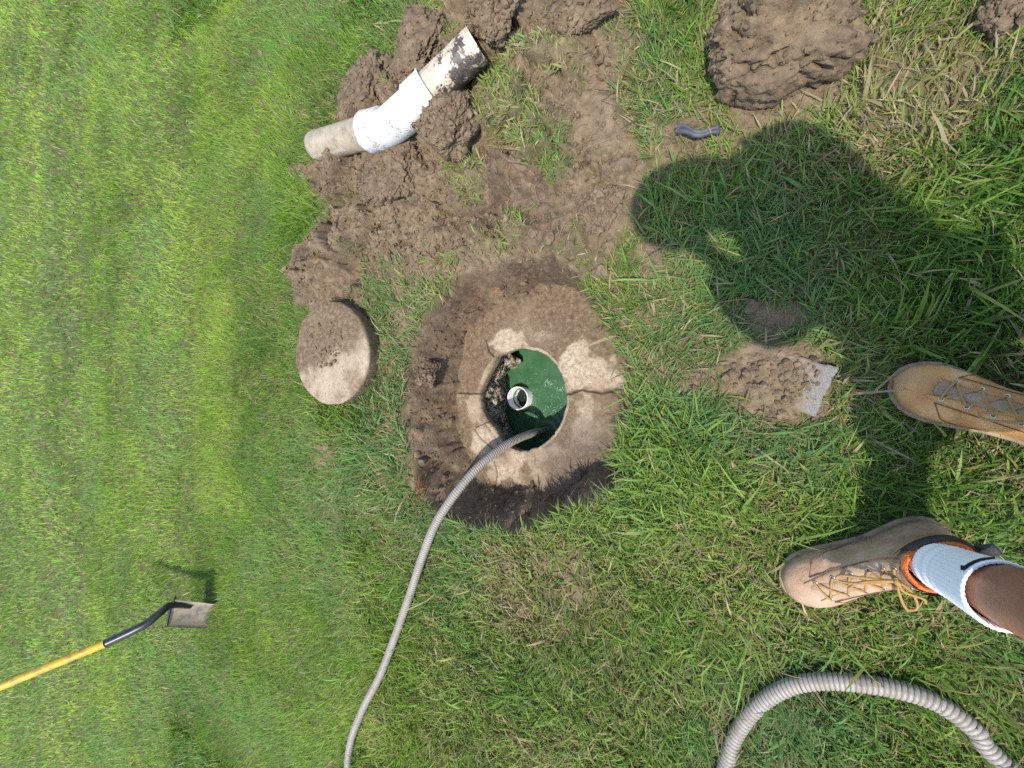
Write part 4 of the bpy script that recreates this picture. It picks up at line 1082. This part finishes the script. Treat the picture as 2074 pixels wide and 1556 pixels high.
def ring(c, r, axis_, m=64, flat=1.0):
    axis_ = np.asarray(axis_, float); axis_ /= np.linalg.norm(axis_)
    u_ = np.cross(axis_, (0, 1.0, 0)); u_ /= np.linalg.norm(u_); v_ = np.cross(axis_, u_)
    a = np.linspace(0, 2 * np.pi, m, endpoint=False)
    return np.asarray(c) + r * (np.cos(a)[:, None] * u_ + np.sin(a)[:, None] * v_ * flat)
def sock(W_, knee, ztop, seed, mark):
    base = W_(np.array((0.0, 0.070, 0.105)))
    low = [base, W_(np.array((0, 0.058, 0.170)))]
    top = low[1] + (knee - low[1]) * ((ztop - low[1][2]) / (knee[2] - low[1][2]))
    path, _ = spline([base, low[1], low[1] * 0.5 + top * 0.5, top], 60)
    m_ = 160; a = np.linspace(0, 2 * np.pi, m_, endpoint=False)
    rings, rib = [], []
    for i, p in enumerate(path):
        t_ = i / 59
        r = np.interp(t_, (0, 0.18, 0.35, 0.6, 1), (0.030, 0.036, 0.0425, 0.0450, 0.0520)) + 0.0008 * math.sin(i * 0.9 + seed) * (t_ < 0.6)
        rb = 0.5 + 0.5 * np.cos(a * 40)
        ax_ = path[min(i + 1, 59)] - path[max(i - 1, 0)]
        base_ring = ring(p, 1.0, ax_, m_) - p
        rings.append(p + base_ring * (r + 0.0009 * rb)[:, None]); rib.append(rb)
    cuff = rings[-1]; p = path[-1]
    rings.append(p + (cuff - p) * 0.975 + np.array((0, 0, 0.0016))); rib.append(rib[-1])
    rings.append(p + (cuff - p) * 0.90); rib.append(rib[-1])
    rings.append(p + (cuff - p) * 0.88 - np.array((0, 0, 0.02))); rib.append(rib[-1])
    rings = np.array(rings)
    s = mesh_np('sock', rings.reshape(-1, 3), grid_quads(len(rings), m_, cv=True), None, M['sock'], attrs=dict(rib=np.array(rib).ravel()))
    place(s, person); s['label'] = 'white ribbed sock with a small dark hooked mark' if mark else 'white ribbed sock'
    return s, rings, path
KNEE_L, KNEE_R = np.array((-0.300, -0.375, 0.52)), np.array((-0.12, -0.52, 0.52))
sockL, ringsL, pathL = sock(WL, KNEE_L, 0.325, 1, True)
sockR, ringsR, pathR = sock(WR, KNEE_R, 0.285, 2, False)
# the dark hooked mark knitted into the sock: a band on the sock surface, found by where it shows in the photo
from mathutils.bvhtree import BVHTree
_bv = BVHTree.FromPolygons([tuple(v) for v in ringsL.reshape(-1, 3)], [tuple(q) for q in grid_quads(len(ringsL), 160, cv=True)])
def on_sock(u, v):
    d = Vector(P(u, v, 0.0)) - Vector((0, 0, CAM_H)); d.normalize()
    hit, nrm, _, _ = _bv.ray_cast(Vector((0, 0, CAM_H)), d)
    if hit is None: return None
    if nrm.dot(d) > 0: nrm = -nrm
    return np.array(hit), np.array(nrm)
mk = [(1947, 1150, 4.5), (1955, 1151, 4.6), (1962, 1146, 4.2), (1975, 1139, 3.2), (1990, 1134, 2.4), (2010, 1131.5, 1.7), (2030, 1132, 0.6)]
V = []
mkd, _ = spline(mk, 40)
for u, v, h_ in mkd:
    pr_ = [on_sock(u, v + dv) for dv in (-h_, h_)]
    if None in pr_: continue
    V += [q + nrm * 0.0012 for q, nrm in pr_]
sw = mesh_np('knit_mark', V, grid_quads(len(V) // 2, 2), None, M['swoosh']); place(sw, sockL)

def skin_mesh(name, verts, edges, radii, mat, parent, sub=2, root=0):
    me = bpy.data.meshes.new(name); me.from_pydata([tuple(v) for v in verts], edges, [])
    o = bpy.data.objects.new(name, me); COL.objects.link(o)
    o.modifiers.new('skin', 'SKIN').use_smooth_shade = True
    for i, r in enumerate(radii):
        d = me.skin_vertices[0].data[i]; d.radius = (r, r) if np.isscalar(r) else r
        d.use_root = i == root
    sb = o.modifiers.new('sub', 'SUBSURF'); sb.levels = sb.render_levels = sub
    dg = bpy.context.evaluated_depsgraph_get()
    m2 = bpy.data.meshes.new_from_object(o.evaluated_get(dg)); m2.name = name
    o.modifiers.clear(); o.data = m2; bpy.data.meshes.remove(me)
    m2.materials.clear(); m2.materials.append(mat)
    m2.polygons.foreach_set('use_smooth', np.ones(len(m2.polygons), bool))
    return place(o, parent) if parent else o
class SK:
    def __init__(s): s.v, s.e, s.r = [], [], []
    def add(s, p, r, frm=None):
        s.v.append(tuple(p)); s.r.append(r)
        if frm is not None: s.e.append((frm, len(s.v) - 1))
        return len(s.v) - 1
    def chain(s, frm, pts):
        for p, r in pts: frm = s.add(p, r, frm)
        return frm
PHONE_C = np.array((0.0, -0.064, 1.229))
b = SK()
pel = b.add((-0.205, -0.50, 0.93), (0.135, 0.10))
hips = {}
for sd, W_, kn_ in ((-1, WL, KNEE_L), (1, WR, KNEE_R)):
    hip = b.add((-0.205 + sd * 0.085, -0.49, 0.86), 0.082, pel)
    an = W_(np.array((0, 0.064, 0.12))); mid_ = an + (kn_ - an) * 0.62 + np.array((0, -0.012, 0))
    b.chain(hip, [(np.array((-0.205 + sd * 0.10, -0.455, 0.70)), 0.074), (kn_ + np.array((0, 0.01, 0.04)), 0.056), (kn_ - np.array((0, 0, 0.06)), 0.050), (mid_, 0.0560), (an + (kn_ - an) * 0.34, 0.043), (an + (kn_ - an) * 0.10, 0.034), (an, 0.033)])
ch = b.chain(pel, [((-0.17, -0.515, 1.05), (0.125, 0.10)), ((-0.125, -0.47, 1.19), (0.135, 0.105)), ((-0.095, -0.41, 1.325), (0.145, 0.105))])
nk = b.chain(ch, [((-0.090, -0.335, 1.43), 0.062), ((-0.088, -0.265, 1.50), 0.055)])
b.chain(nk, [((-0.100, -0.215, 1.555), (0.072, 0.085)), ((-0.095, -0.185, 1.615), (0.076, 0.090)), ((-0.093, -0.19, 1.67), (0.05, 0.06))])
nose = b.chain(len(b.v) - 3, [((-0.095, -0.110, 1.545), 0.014)])
hands = {}
for sd in (-1, 1):
    sh = b.chain(ch, [((-0.095 + sd * 0.160, -0.39, 1.375), 0.062), ((-0.09 + sd * 0.205, -0.36, 1.27), 0.052), ((-0.08 + sd * 0.205, -0.31, 1.14), 0.044),
                      ((-0.04 + sd * 0.145, -0.225, 1.165), 0.040), ((sd * 0.075 - 0.01, -0.155, 1.185), (0.029, 0.022))])
    palm = b.chain(sh, [((sd * 0.055, -0.118, 1.200), (0.036, 0.019))])
    hands[sd] = palm
    # four fingers wrap under the phone's back edge, the thumb lies on its screen side
    for j, (ln, oy) in enumerate(((0.040, 0.022), (0.045, 0.006), (0.042, -0.010), (0.034, -0.026))):
        base = np.array((sd * 0.052, -0.105 + oy, 1.192 + oy * 0.5))
        b.chain(palm, [(base, 0.0105), (base + np.array((-sd * ln * 0.35, 0.004, -0.006)), 0.0095), (base + np.array((-sd * ln * 0.8, 0.006, -0.002)), 0.0085), (base + np.array((-sd * ln * 1.05, 0.008, 0.004)), 0.0075)])
    b.chain(palm, [(np.array((sd * 0.050, -0.118, 1.222)), 0.012), (np.array((sd * 0.040, -0.098, 1.244)), 0.0105), (np.array((sd * 0.022, -0.082, 1.252)), 0.009)])
body = skin_mesh('body', b.v, b.e, b.r, M['skin'], person)
# clothes follow the same skeleton, a little larger; shirt bulked out further to fill its cast shadow
s_ = SK()
p0 = s_.add((-0.205, -0.50, 0.96), (0.150, 0.115))
for sd, kn_ in ((-1, KNEE_L), (1, KNEE_R)):
    h_ = s_.add((-0.205 + sd * 0.088, -0.49, 0.86), 0.105, p0)
    s_.chain(h_, [(np.array((-0.205 + sd * 0.105, -0.455, 0.70)), 0.102), (kn_ * 0.85 + np.array((-0.205 + sd * 0.105, -0.455, 0.70)) * 0.15 + np.array((0, 0.01, 0.05)), 0.098)])
skin_mesh('shorts', s_.v, s_.e, s_.r, M['cloth_dark'], person)
s_ = SK()
p0 = s_.add((-0.205, -0.505, 0.94), (0.148, 0.118))
c0 = s_.chain(p0, [((-0.155, -0.48, 1.06), 0.155), ((-0.110, -0.41, 1.19), 0.160), ((-0.090, -0.37, 1.325), 0.158)])
s_.chain(c0, [((-0.090, -0.325, 1.42), 0.085)])
for sd in (-1, 1):
    s_.chain(c0, [((-0.095 + sd * 0.160, -0.37, 1.375), 0.085), ((-0.09 + sd * 0.205, -0.34, 1.27), 0.078), ((-0.08 + sd * 0.205, -0.295, 1.15), 0.070), ((-0.04 + sd * 0.145, -0.215, 1.160), 0.062), ((-0.01 + sd * 0.100, -0.165, 1.180), 0.054)])
skin_mesh('shirt', s_.v, s_.e, s_.r, M['cloth_shirt'], person)
HV, HF = ico(4)
hv = HV.copy(); hv = hv * np.array((0.088, 0.104, 0.098)) * (1 + 0.03 * fbm(HV[:, 0] * 9, HV[:, 1] * 9, HV[:, 2] * 9, oct=3, seed=200))[:, None]
fc = hv.copy(); low = (HV[:, 2] < -0.05 + 0.75 * np.clip(HV[:, 1], 0, 1)); fc[low] *= 0.86
fc = fc + np.array((-0.095, -0.20, 1.625))
place(mesh_np('hair', fc, None, HF, M['hair']), person)
# unseen headgear, added to round out the shadow of the head
cv_ = HV.copy(); cv_ = cv_ * np.array((0.096, 0.112, 0.090)); cv_[HV[:, 2] < 0, 2] *= 0.06
cap = place(mesh_np('cap', cv_ + np.array((-0.095, -0.210, 1.650)), None, HF, M['cloth_dark']), person)
pa = np.linspace(-1.25, 1.25, 24); pk = []
for k_ in np.linspace(0, 1, 8):
    rr = 0.098 + 0.075 * k_ * np.cos(pa * 0.9)
    pk.append(np.stack((-0.095 + 0.98 * rr * np.sin(pa), -0.215 + 1.02 * rr * np.cos(pa), 1.652 - 0.035 * k_ - 0.03 * np.sin(pa) ** 2 * k_), 1))
pk = np.array(pk); pk2 = pk - np.array((0, 0, 0.004)); nn_ = pk.shape[0] * pk.shape[1]
place(mesh_np('shadow_peak', np.vstack((pk.reshape(-1, 3), pk2.reshape(-1, 3))), np.vstack((grid_quads(8, 24), grid_quads(8, 24)[:, ::-1] + nn_)), None, M['cloth_dark']), cap)
for sd in (-1, 1):
    ev = HV * np.array((0.012, 0.022, 0.030)) + np.array((-0.097 + sd * 0.080, -0.21, 1.575))
    place(mesh_np('ear', ev, None, HF, M['skin']), person)
    ey = HV * 0.0115 + np.array((-0.095 + sd * 0.030, -0.128, 1.578))
    place(mesh_np('eye', ey, None, HF, M['foam']), person)
# the phone taking the picture
l_ = np.array((0, _c, _s)); zc_ = np.array((0, -_s, _c)); xr = np.array((1.0, 0, 0))
phc = np.array((0, 0, CAM_H)) - l_ * 0.066 + zc_ * 0.016
def slab_obj(name, c, hx, hl, hz, rad, mat, parent=None):
    a = np.linspace(0, 2 * np.pi, 48, endpoint=False); sgn = lambda q: np.sign(q) * np.minimum(1, np.abs(q) * 1.0)
    ox = np.cos(a); oy = np.sin(a)
    px_ = np.sign(ox) * (hx - rad) + ox * rad; py_ = np.sign(oy) * (hl - rad) + oy * rad
    rings = []
    for sc2, zz in ((0.0, -hz), (0.97, -hz), (1.0, -hz * 0.6), (1.0, hz * 0.6), (0.97, hz), (0.0, hz)):
        rings.append(c + (px_ * sc2)[:, None] * xr + (py_ * sc2)[:, None] * l_ + zz * zc_)
    o = loft(name, rings, mat)
    return place(o, parent) if parent else o
phone = tag(empty('phone', tuple(phc)), 'black phone in the person\'s hands, out of view, its shadow on the grass', 'phone')
slab_obj('phone_case', phc, 0.037, 0.080, 0.0042, 0.009, M['dark_leather'], phone)
slab_obj('phone_screen', phc + zc_ * 0.0046, 0.034, 0.076, 0.0003, 0.007, M['black_paint'], phone)

# ------------------------------------------------------------------ grass
LAWN_DIR = R(105)
def seg_dist(a, b, x, y): return dist_path([a, b], x, y)
def blades(x, y, L, Wd, az, t0, t1, col_base, col_tip, seg, zoff=0.0, twist=None):
    """flat curved blades as one mesh: seg quads + a pointed tip"""
    n = len(x); z = sample(GZ, x, y) - 0.004 + zoff
    ts = np.linspace(0, 1, seg + 2)
    p = np.zeros((n, seg + 2, 3)); p[:, 0] = np.stack((x, y, z), 1)
    for i in range(1, seg + 2):
        th_ = t0 + (t1 - t0) * (ts[i - 1] + ts[i]) / 2
        st = L / (seg + 1)
        p[:, i, 0] = p[:, i - 1, 0] + st * np.sin(th_) * np.cos(az)
        p[:, i, 1] = p[:, i - 1, 1] + st * np.sin(th_) * np.sin(az)
        p[:, i, 2] = p[:, i - 1, 2] + st * np.cos(th_)
    p[:, 1:, 2] = np.maximum(p[:, 1:, 2], z[:, None] + 0.004)
    tw = RNG.uniform(-0.9, 0.9, n) if twist is None else twist
    sidev = np.stack((-np.sin(az) * np.cos(tw), np.cos(az) * np.cos(tw), np.sin(tw)), 1)
    V = np.zeros((n, 2 * (seg + 1) + 1, 3)); C = np.zeros_like(V)
    for i in range(seg + 1):
        wdt = Wd * (0.75, 1.0, 0.72, 0.5)[i] * 0.5
        V[:, 2 * i] = p[:, i] - sidev * wdt[:, None]; V[:, 2 * i + 1] = p[:, i] + sidev * wdt[:, None]
        c = col_base * (1 - min(1, ts[i] * 2.2)) + col_tip * min(1, ts[i] * 2.2)
        C[:, 2 * i] = C[:, 2 * i + 1] = c
    V[:, -1] = p[:, -1]; C[:, -1] = col_tip
    k = V.shape[1]; off = (np.arange(n) * k)[:, None]
    q = np.concatenate([off + np.array((2 * i, 2 * i + 1, 2 * i + 3, 2 * i + 2)) for i in range(seg)], 0)
    t = off + np.array((2 * seg, 2 * seg + 1, 2 * seg + 2))
    return V.reshape(-1, 3), C.reshape(-1, 3), q, t
def colours(x, y, n, dry_p, far):
    big = fbm(x * 0.55, y * 1.5, oct=3, seed=300); mid = fbm(x * 5, y * 5, oct=3, seed=301); blue = fbm(x * 2.4, y * 2.4, oct=2, seed=302)
    g_dark = np.array((0.052, 0.125, 0.016)); g_mid = np.array((0.128, 0.240, 0.028)); g_lite = np.array((0.240, 0.345, 0.065)); g_blue = np.array((0.125, 0.240, 0.085))
    v = np.clip(0.52 + 0.5 * mid + 0.60 * big + RNG.normal(0, 0.28, n), 0, 1)[:, None]
    c = np.where(v < 0.5, g_dark + (g_mid - g_dark) * v * 2, g_mid + (g_lite - g_mid) * (v * 2 - 1))
    bl = np.clip((blue * 1.3 + RNG.normal(0, 0.25, n)) * 1.2, 0, 0.75)[:, None]
    c = c * (1 - bl) + g_blue * bl
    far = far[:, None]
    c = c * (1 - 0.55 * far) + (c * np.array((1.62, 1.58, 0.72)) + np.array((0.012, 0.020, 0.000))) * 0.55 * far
    dry = RNG.uniform(0, 1, n) < dry_p
    dcol = np.array((0.40, 0.325, 0.175)) * RNG.uniform(0.55, 1.15, (n, 1)) * np.array((1, 1, 1)) + RNG.normal(0, 0.015, (n, 3))
    yel = np.array((0.30, 0.30, 0.075)) * RNG.uniform(0.7, 1.1, (n, 1))
    c = np.where(dry[:, None], np.where(RNG.uniform(0, 1, (n, 1)) < 0.7, dcol, yel), c) * RNG.uniform(0.8, 1.18, (n, 1))
    base = c * 0.55 + np.array((0.30, 0.28, 0.14)) * 0.45
    return np.clip(base, 0.005, 1), np.clip(c, 0.005, 1)
DRYP = [(PP([(960, 1100), (1200, 1080), (1260, 1250), (1120, 1330), (980, 1250)]), 0.58), (PP([(1720, 60), (2000, 60), (1990, 260), (1900, 380), (1720, 330)]), 0.72), (PP([(1150, 1300), (1260, 1300), (1250, 1440), (1150, 1420)]), 0.35),
        (PP([(1230, 560), (1400, 560), (1480, 760), (1300, 800), (1240, 700)]), 0.35), (PP([(1080, 130), (1200, 130), (1200, 190), (1090, 190)]), 0.7), (PP([(1360, 430), (1430, 430), (1430, 510), (1360, 510)]), 0.6), (PP([(740, 540), (900, 540), (840, 680), (830, 1010), (760, 1000)]), 0.3),
        (PP([(1300, 100), (1440, 100), (1450, 330), (1330, 300)]), 0.25)]
LUSH = [PP([(1180, 880), (1450, 830), (1560, 1050), (1300, 1100)]), PP([(1320, 380), (1560, 360), (1620, 560), (1480, 620), (1320, 560)]), PP([(560, 340), (660, 380), (660, 490), (570, 480)]), PP([(620, 800), (800, 800), (840, 1040), (680, 960)]), PP([(1850, 300), (2074, 300), (2074, 700), (1800, 700)])]
def zone(n, xr_, yr_, kind, skip=None):
    x = RNG.uniform(*xr_, n); y = RNG.uniform(*yr_, n)
    if skip is not None:
        k = ~skip(x, y); x, y = x[k], y[k]
    g = np.where((np.abs(x) < 2.9) & (y < 3.9) & (y > -1.9), sample(GG, np.clip(x, -2.9, 2.9), np.clip(y, -1.9, 3.9)), 1.0)
    tuft = 0.62 + 0.5 * fbm(x * 24, y * 24, oct=2, seed=310)
    k = RNG.uniform(0, 1, len(x)) < g * np.clip(tuft, 0.25, 1)
    x, y = x[k], y[k]
    k = np.ones(len(x), bool)
    if kind == 'near' or kind == 'mid':
        k &= np.hypot(x - LID_C[0], y - LID_C[1]) > LID_R * 0.97
        for (a, b_), tw in ((BOOT_L, 0.050), (BOOT_R, 0.050)):
            d_ = (b_ - a) / np.linalg.norm(b_ - a)
            k &= seg_dist(a + d_ * 0.04, b_ - d_ * 0.05, x, y) > tw
        k &= dist_path(HP1[HP1[:, 2] > -0.01], x, y) > 0.008
        k &= dist_path(HP2, x, y) > 0.008
        k &= sdf(np.array([pav.matrix_basis @ Vector(c_) for c_ in ((-.07, -.05, 0), (.07, -.05, 0), (.07, .05, 0), (-.07, .05, 0))])[:, :2], x, y) < -0.002
        k &= dist_path([s0, s1], x, y) > 0.012
    x, y = x[k], y[k]; n = len(x)
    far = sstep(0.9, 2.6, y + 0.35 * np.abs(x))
    lush = np.zeros(n); dry = np.clip(0.30 + 0.5 * fbm(x * 6, y * 6, oct=4, seed=320), 0.04, 0.7) * (1 - 0.6 * far)
    for p_ in LUSH: lush = np.maximum(lush, sstep(-0.05, 0.05, sdf(p_, x, y)))
    for p_, a in DRYP: dry = np.maximum(dry, a * sstep(-0.06, 0.04, sdf(p_, x, y) + 0.05 * fbm(x * 12, y * 12, oct=2, seed=321)))
    dry = np.clip(dry * (1 - 0.5 * lush) + 0.25 * (1 - np.clip(sample(GG, x, y), 0, 1)) * (far < 0.8), 0, 0.8)
    L = (0.045 * (1 - far) + 0.031 * far) * np.exp(RNG.normal(0, 0.30, n)) * (1 + 0.45 * lush)
    Wd = (0.0030 * (1 - far) + 0.0023 * far) * np.exp(RNG.normal(0, 0.28, n)) * (1 + 0.25 * lush)
    insod = sstep(-0.03, 0.02, sdf(DIRT_MAIN, x, y)); L = L * (1 - 0.42 * insod)
    wide = RNG.uniform(0, 1, n) < 0.07 * (1 - far)
    Wd = np.where(wide, Wd * 1.7, Wd); L = np.where(wide, L * 1.4, L)
    if kind == 'far': Wd = Wd * 1.9; L = L * 1.05
    if kind == 'vfar': Wd = Wd * 3.4; L = L * 1.2
    if kind == 'out': Wd = Wd * 2.2; L = L * 1.3
    flow = fbm(x * 2.6, y * 2.6, oct=3, seed=330) * 3.4 + LAWN_DIR * 0
    az = np.where(far > 0.5, LAWN_DIR + flow * 0.45 + RNG.normal(0, 0.9, n), flow * 1.4 + RNG.normal(0, 1.3, n))
    t0 = np.abs(RNG.normal(0.62, 0.32, n)) * (1 - 0.35 * far); t1 = t0 + np.abs(RNG.normal(0.80, 0.45, n)) * (1 - 0.35 * far)
    t0 = np.clip(t0 + 0.25 * lush * 0, 0.02, 1.3); t1 = np.clip(t1, 0.1, 1.75)
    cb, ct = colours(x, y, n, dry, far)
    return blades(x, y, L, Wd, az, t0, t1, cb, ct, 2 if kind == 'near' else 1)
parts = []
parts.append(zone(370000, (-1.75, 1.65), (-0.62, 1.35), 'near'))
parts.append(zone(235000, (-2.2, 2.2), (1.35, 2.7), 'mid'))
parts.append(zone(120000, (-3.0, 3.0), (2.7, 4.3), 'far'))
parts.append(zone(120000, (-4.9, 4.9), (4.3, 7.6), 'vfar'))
vs, cs, qs, ts_ = [], [], [], []; o_ = 0
for V, C, q, t in parts:
    vs.append(V); cs.append(C); qs.append(q + o_); ts_.append(t + o_); o_ += len(V)
lawn = mesh_np('grass', np.vstack(vs), np.vstack(qs), np.vstack(ts_), M['grass'], cols=dict(col=np.vstack(cs)), smooth=True)
tag(lawn, 'green lawn grass with dry tan blades mixed in around the dug pit', 'grass', kind='stuff')

# the same lawn further out: one half-metre patch of turf, repeated
TILE = 0.5
n = 3600
x = RNG.uniform(-TILE / 2, TILE / 2, n); y = RNG.uniform(-TILE / 2, TILE / 2, n)
gx0 = 2.75; gy0 = -1.25                                     # where this patch itself lies
cb, ct = colours(x + gx0, y + gy0, n, np.full(n, 0.16), np.full(n, 0.6))
V, C, q, t = blades(x + gx0, y + gy0, 0.045 * np.exp(RNG.normal(0, 0.3, n)), 0.0045 * np.exp(RNG.normal(0, 0.25, n)), RNG.uniform(0, 6.28, n), np.abs(RNG.normal(0.5, 0.3, n)), np.abs(RNG.normal(1.1, 0.4, n)), cb, ct, 1)
V = V - np.array((gx0, gy0, 0.0))
turf = mesh_np('turf_patch', V, q, t, M['grass'], cols=dict(col=C))
turf.location = (gx0, gy0, 0)
tag(turf, 'patch of mown lawn beyond the right edge of the photo', 'grass', kind='stuff')
pts = []
for cx_ in np.arange(-8 + TILE / 2, 8, TILE):
    for cy_ in np.arange(-5 + TILE / 2, 12, TILE):
        ox_, oy_ = np.meshgrid(cx_ + np.linspace(-0.24, 0.24, 5), cy_ + np.linspace(-0.24, 0.24, 5))
        cov = ((ox_ > -1.75) & (ox_ < 1.65) & (oy_ > -0.62) & (oy_ < 1.351)) | ((np.abs(ox_) < 2.2) & (oy_ > 1.349) & (oy_ < 2.701)) | ((np.abs(ox_) < 3.0) & (oy_ > 2.699) & (oy_ < 4.301)) | ((np.abs(ox_) < 4.9) & (oy_ > 4.299) & (oy_ < 7.6))
        if cov.all(): continue
        if abs(cx_ - gx0) < 0.01 and abs(cy_ - gy0) < 0.01: continue
        pts.append((cx_, cy_, 0.0))
me = bpy.data.meshes.new('outer_lawn'); me.from_pydata(pts, [], [])
ra = me.attributes.new('turn', 'FLOAT', 'POINT'); ra.data.foreach_set('value', (RNG.integers(0, 4, len(pts)) * math.pi / 2).astype(np.float32))
ol = bpy.data.objects.new('outer_lawn', me); COL.objects.link(ol)
ng = bpy.data.node_groups.new('repeat_turf', 'GeometryNodeTree')
ng.interface.new_socket('Geometry', in_out='INPUT', socket_type='NodeSocketGeometry'); ng.interface.new_socket('Geometry', in_out='OUTPUT', socket_type='NodeSocketGeometry')
gi, go = ng.nodes.new('NodeGroupInput'), ng.nodes.new('NodeGroupOutput')
oi = ng.nodes.new('GeometryNodeObjectInfo'); oi.inputs[0].default_value = turf; oi.transform_space = 'ORIGINAL'
ip = ng.nodes.new('GeometryNodeInstanceOnPoints'); na_ = ng.nodes.new('GeometryNodeInputNamedAttribute'); na_.data_type = 'FLOAT'; na_.inputs[0].default_value = 'turn'
cx3 = ng.nodes.new('ShaderNodeCombineXYZ')
ng.links.new(gi.outputs[0], ip.inputs['Points']); ng.links.new(oi.outputs['Geometry'], ip.inputs['Instance'])
ng.links.new(na_.outputs[0], cx3.inputs[2]); ng.links.new(cx3.outputs[0], ip.inputs['Rotation']); ng.links.new(ip.outputs[0], go.inputs[0])
ol.modifiers.new('turf', 'NODES').node_group = ng
tag(ol, 'mown lawn stretching away around the dug site', 'grass', kind='stuff')

# dry roots and straw over the soil and hanging from the pit rim
N = 9000
x = RNG.uniform(-0.6, 1.15, N); y = RNG.uniform(-0.3, 1.8, N)
k = (RNG.uniform(0, 1, N) < sample(GD, x, y) * 0.6) & (np.hypot(x - HOLE_C[0], y - HOLE_C[1]) > 0.27)
x, y = x[k], y[k]; n = len(x)
c = np.array((0.33, 0.25, 0.14)) * RNG.uniform(0.5, 1.3, (n, 1))
V, C, q, t = blades(x, y, np.exp(RNG.normal(math.log(0.026), 0.5, n)), RNG.uniform(0.0006, 0.0015, n), RNG.uniform(0, 6.28, n), RNG.uniform(0.9, 1.45, n), RNG.uniform(1.2, 1.9, n), c, c, 2, zoff=0.006)
tag(mesh_np('dry_roots', V, q, t, M['grass'], cols=dict(col=C)), 'thin dry roots and straw strewn over the dug soil', 'roots', kind='stuff')
rc = P(850, 985, 0.0)
n = 260; x = rc[0] + RNG.normal(0, 0.035, n); y = rc[1] + RNG.normal(0, 0.012, n)
c = np.array((0.26, 0.115, 0.045)) * RNG.uniform(0.5, 1.2, (n, 1))
V, C, q, t = blades(x, y, RNG.uniform(0.02, 0.05, n), RNG.uniform(0.0008, 0.0016, n), RNG.normal(-1.3, 0.7, n), RNG.uniform(0.3, 1.0, n), RNG.uniform(1.0, 2.0, n), c, c, 2)
tag(mesh_np('root_tuft', V, q, t, M['grass'], cols=dict(col=C)), 'reddish brown tuft of fine roots at the left rim of the pit', 'roots', kind='stuff')
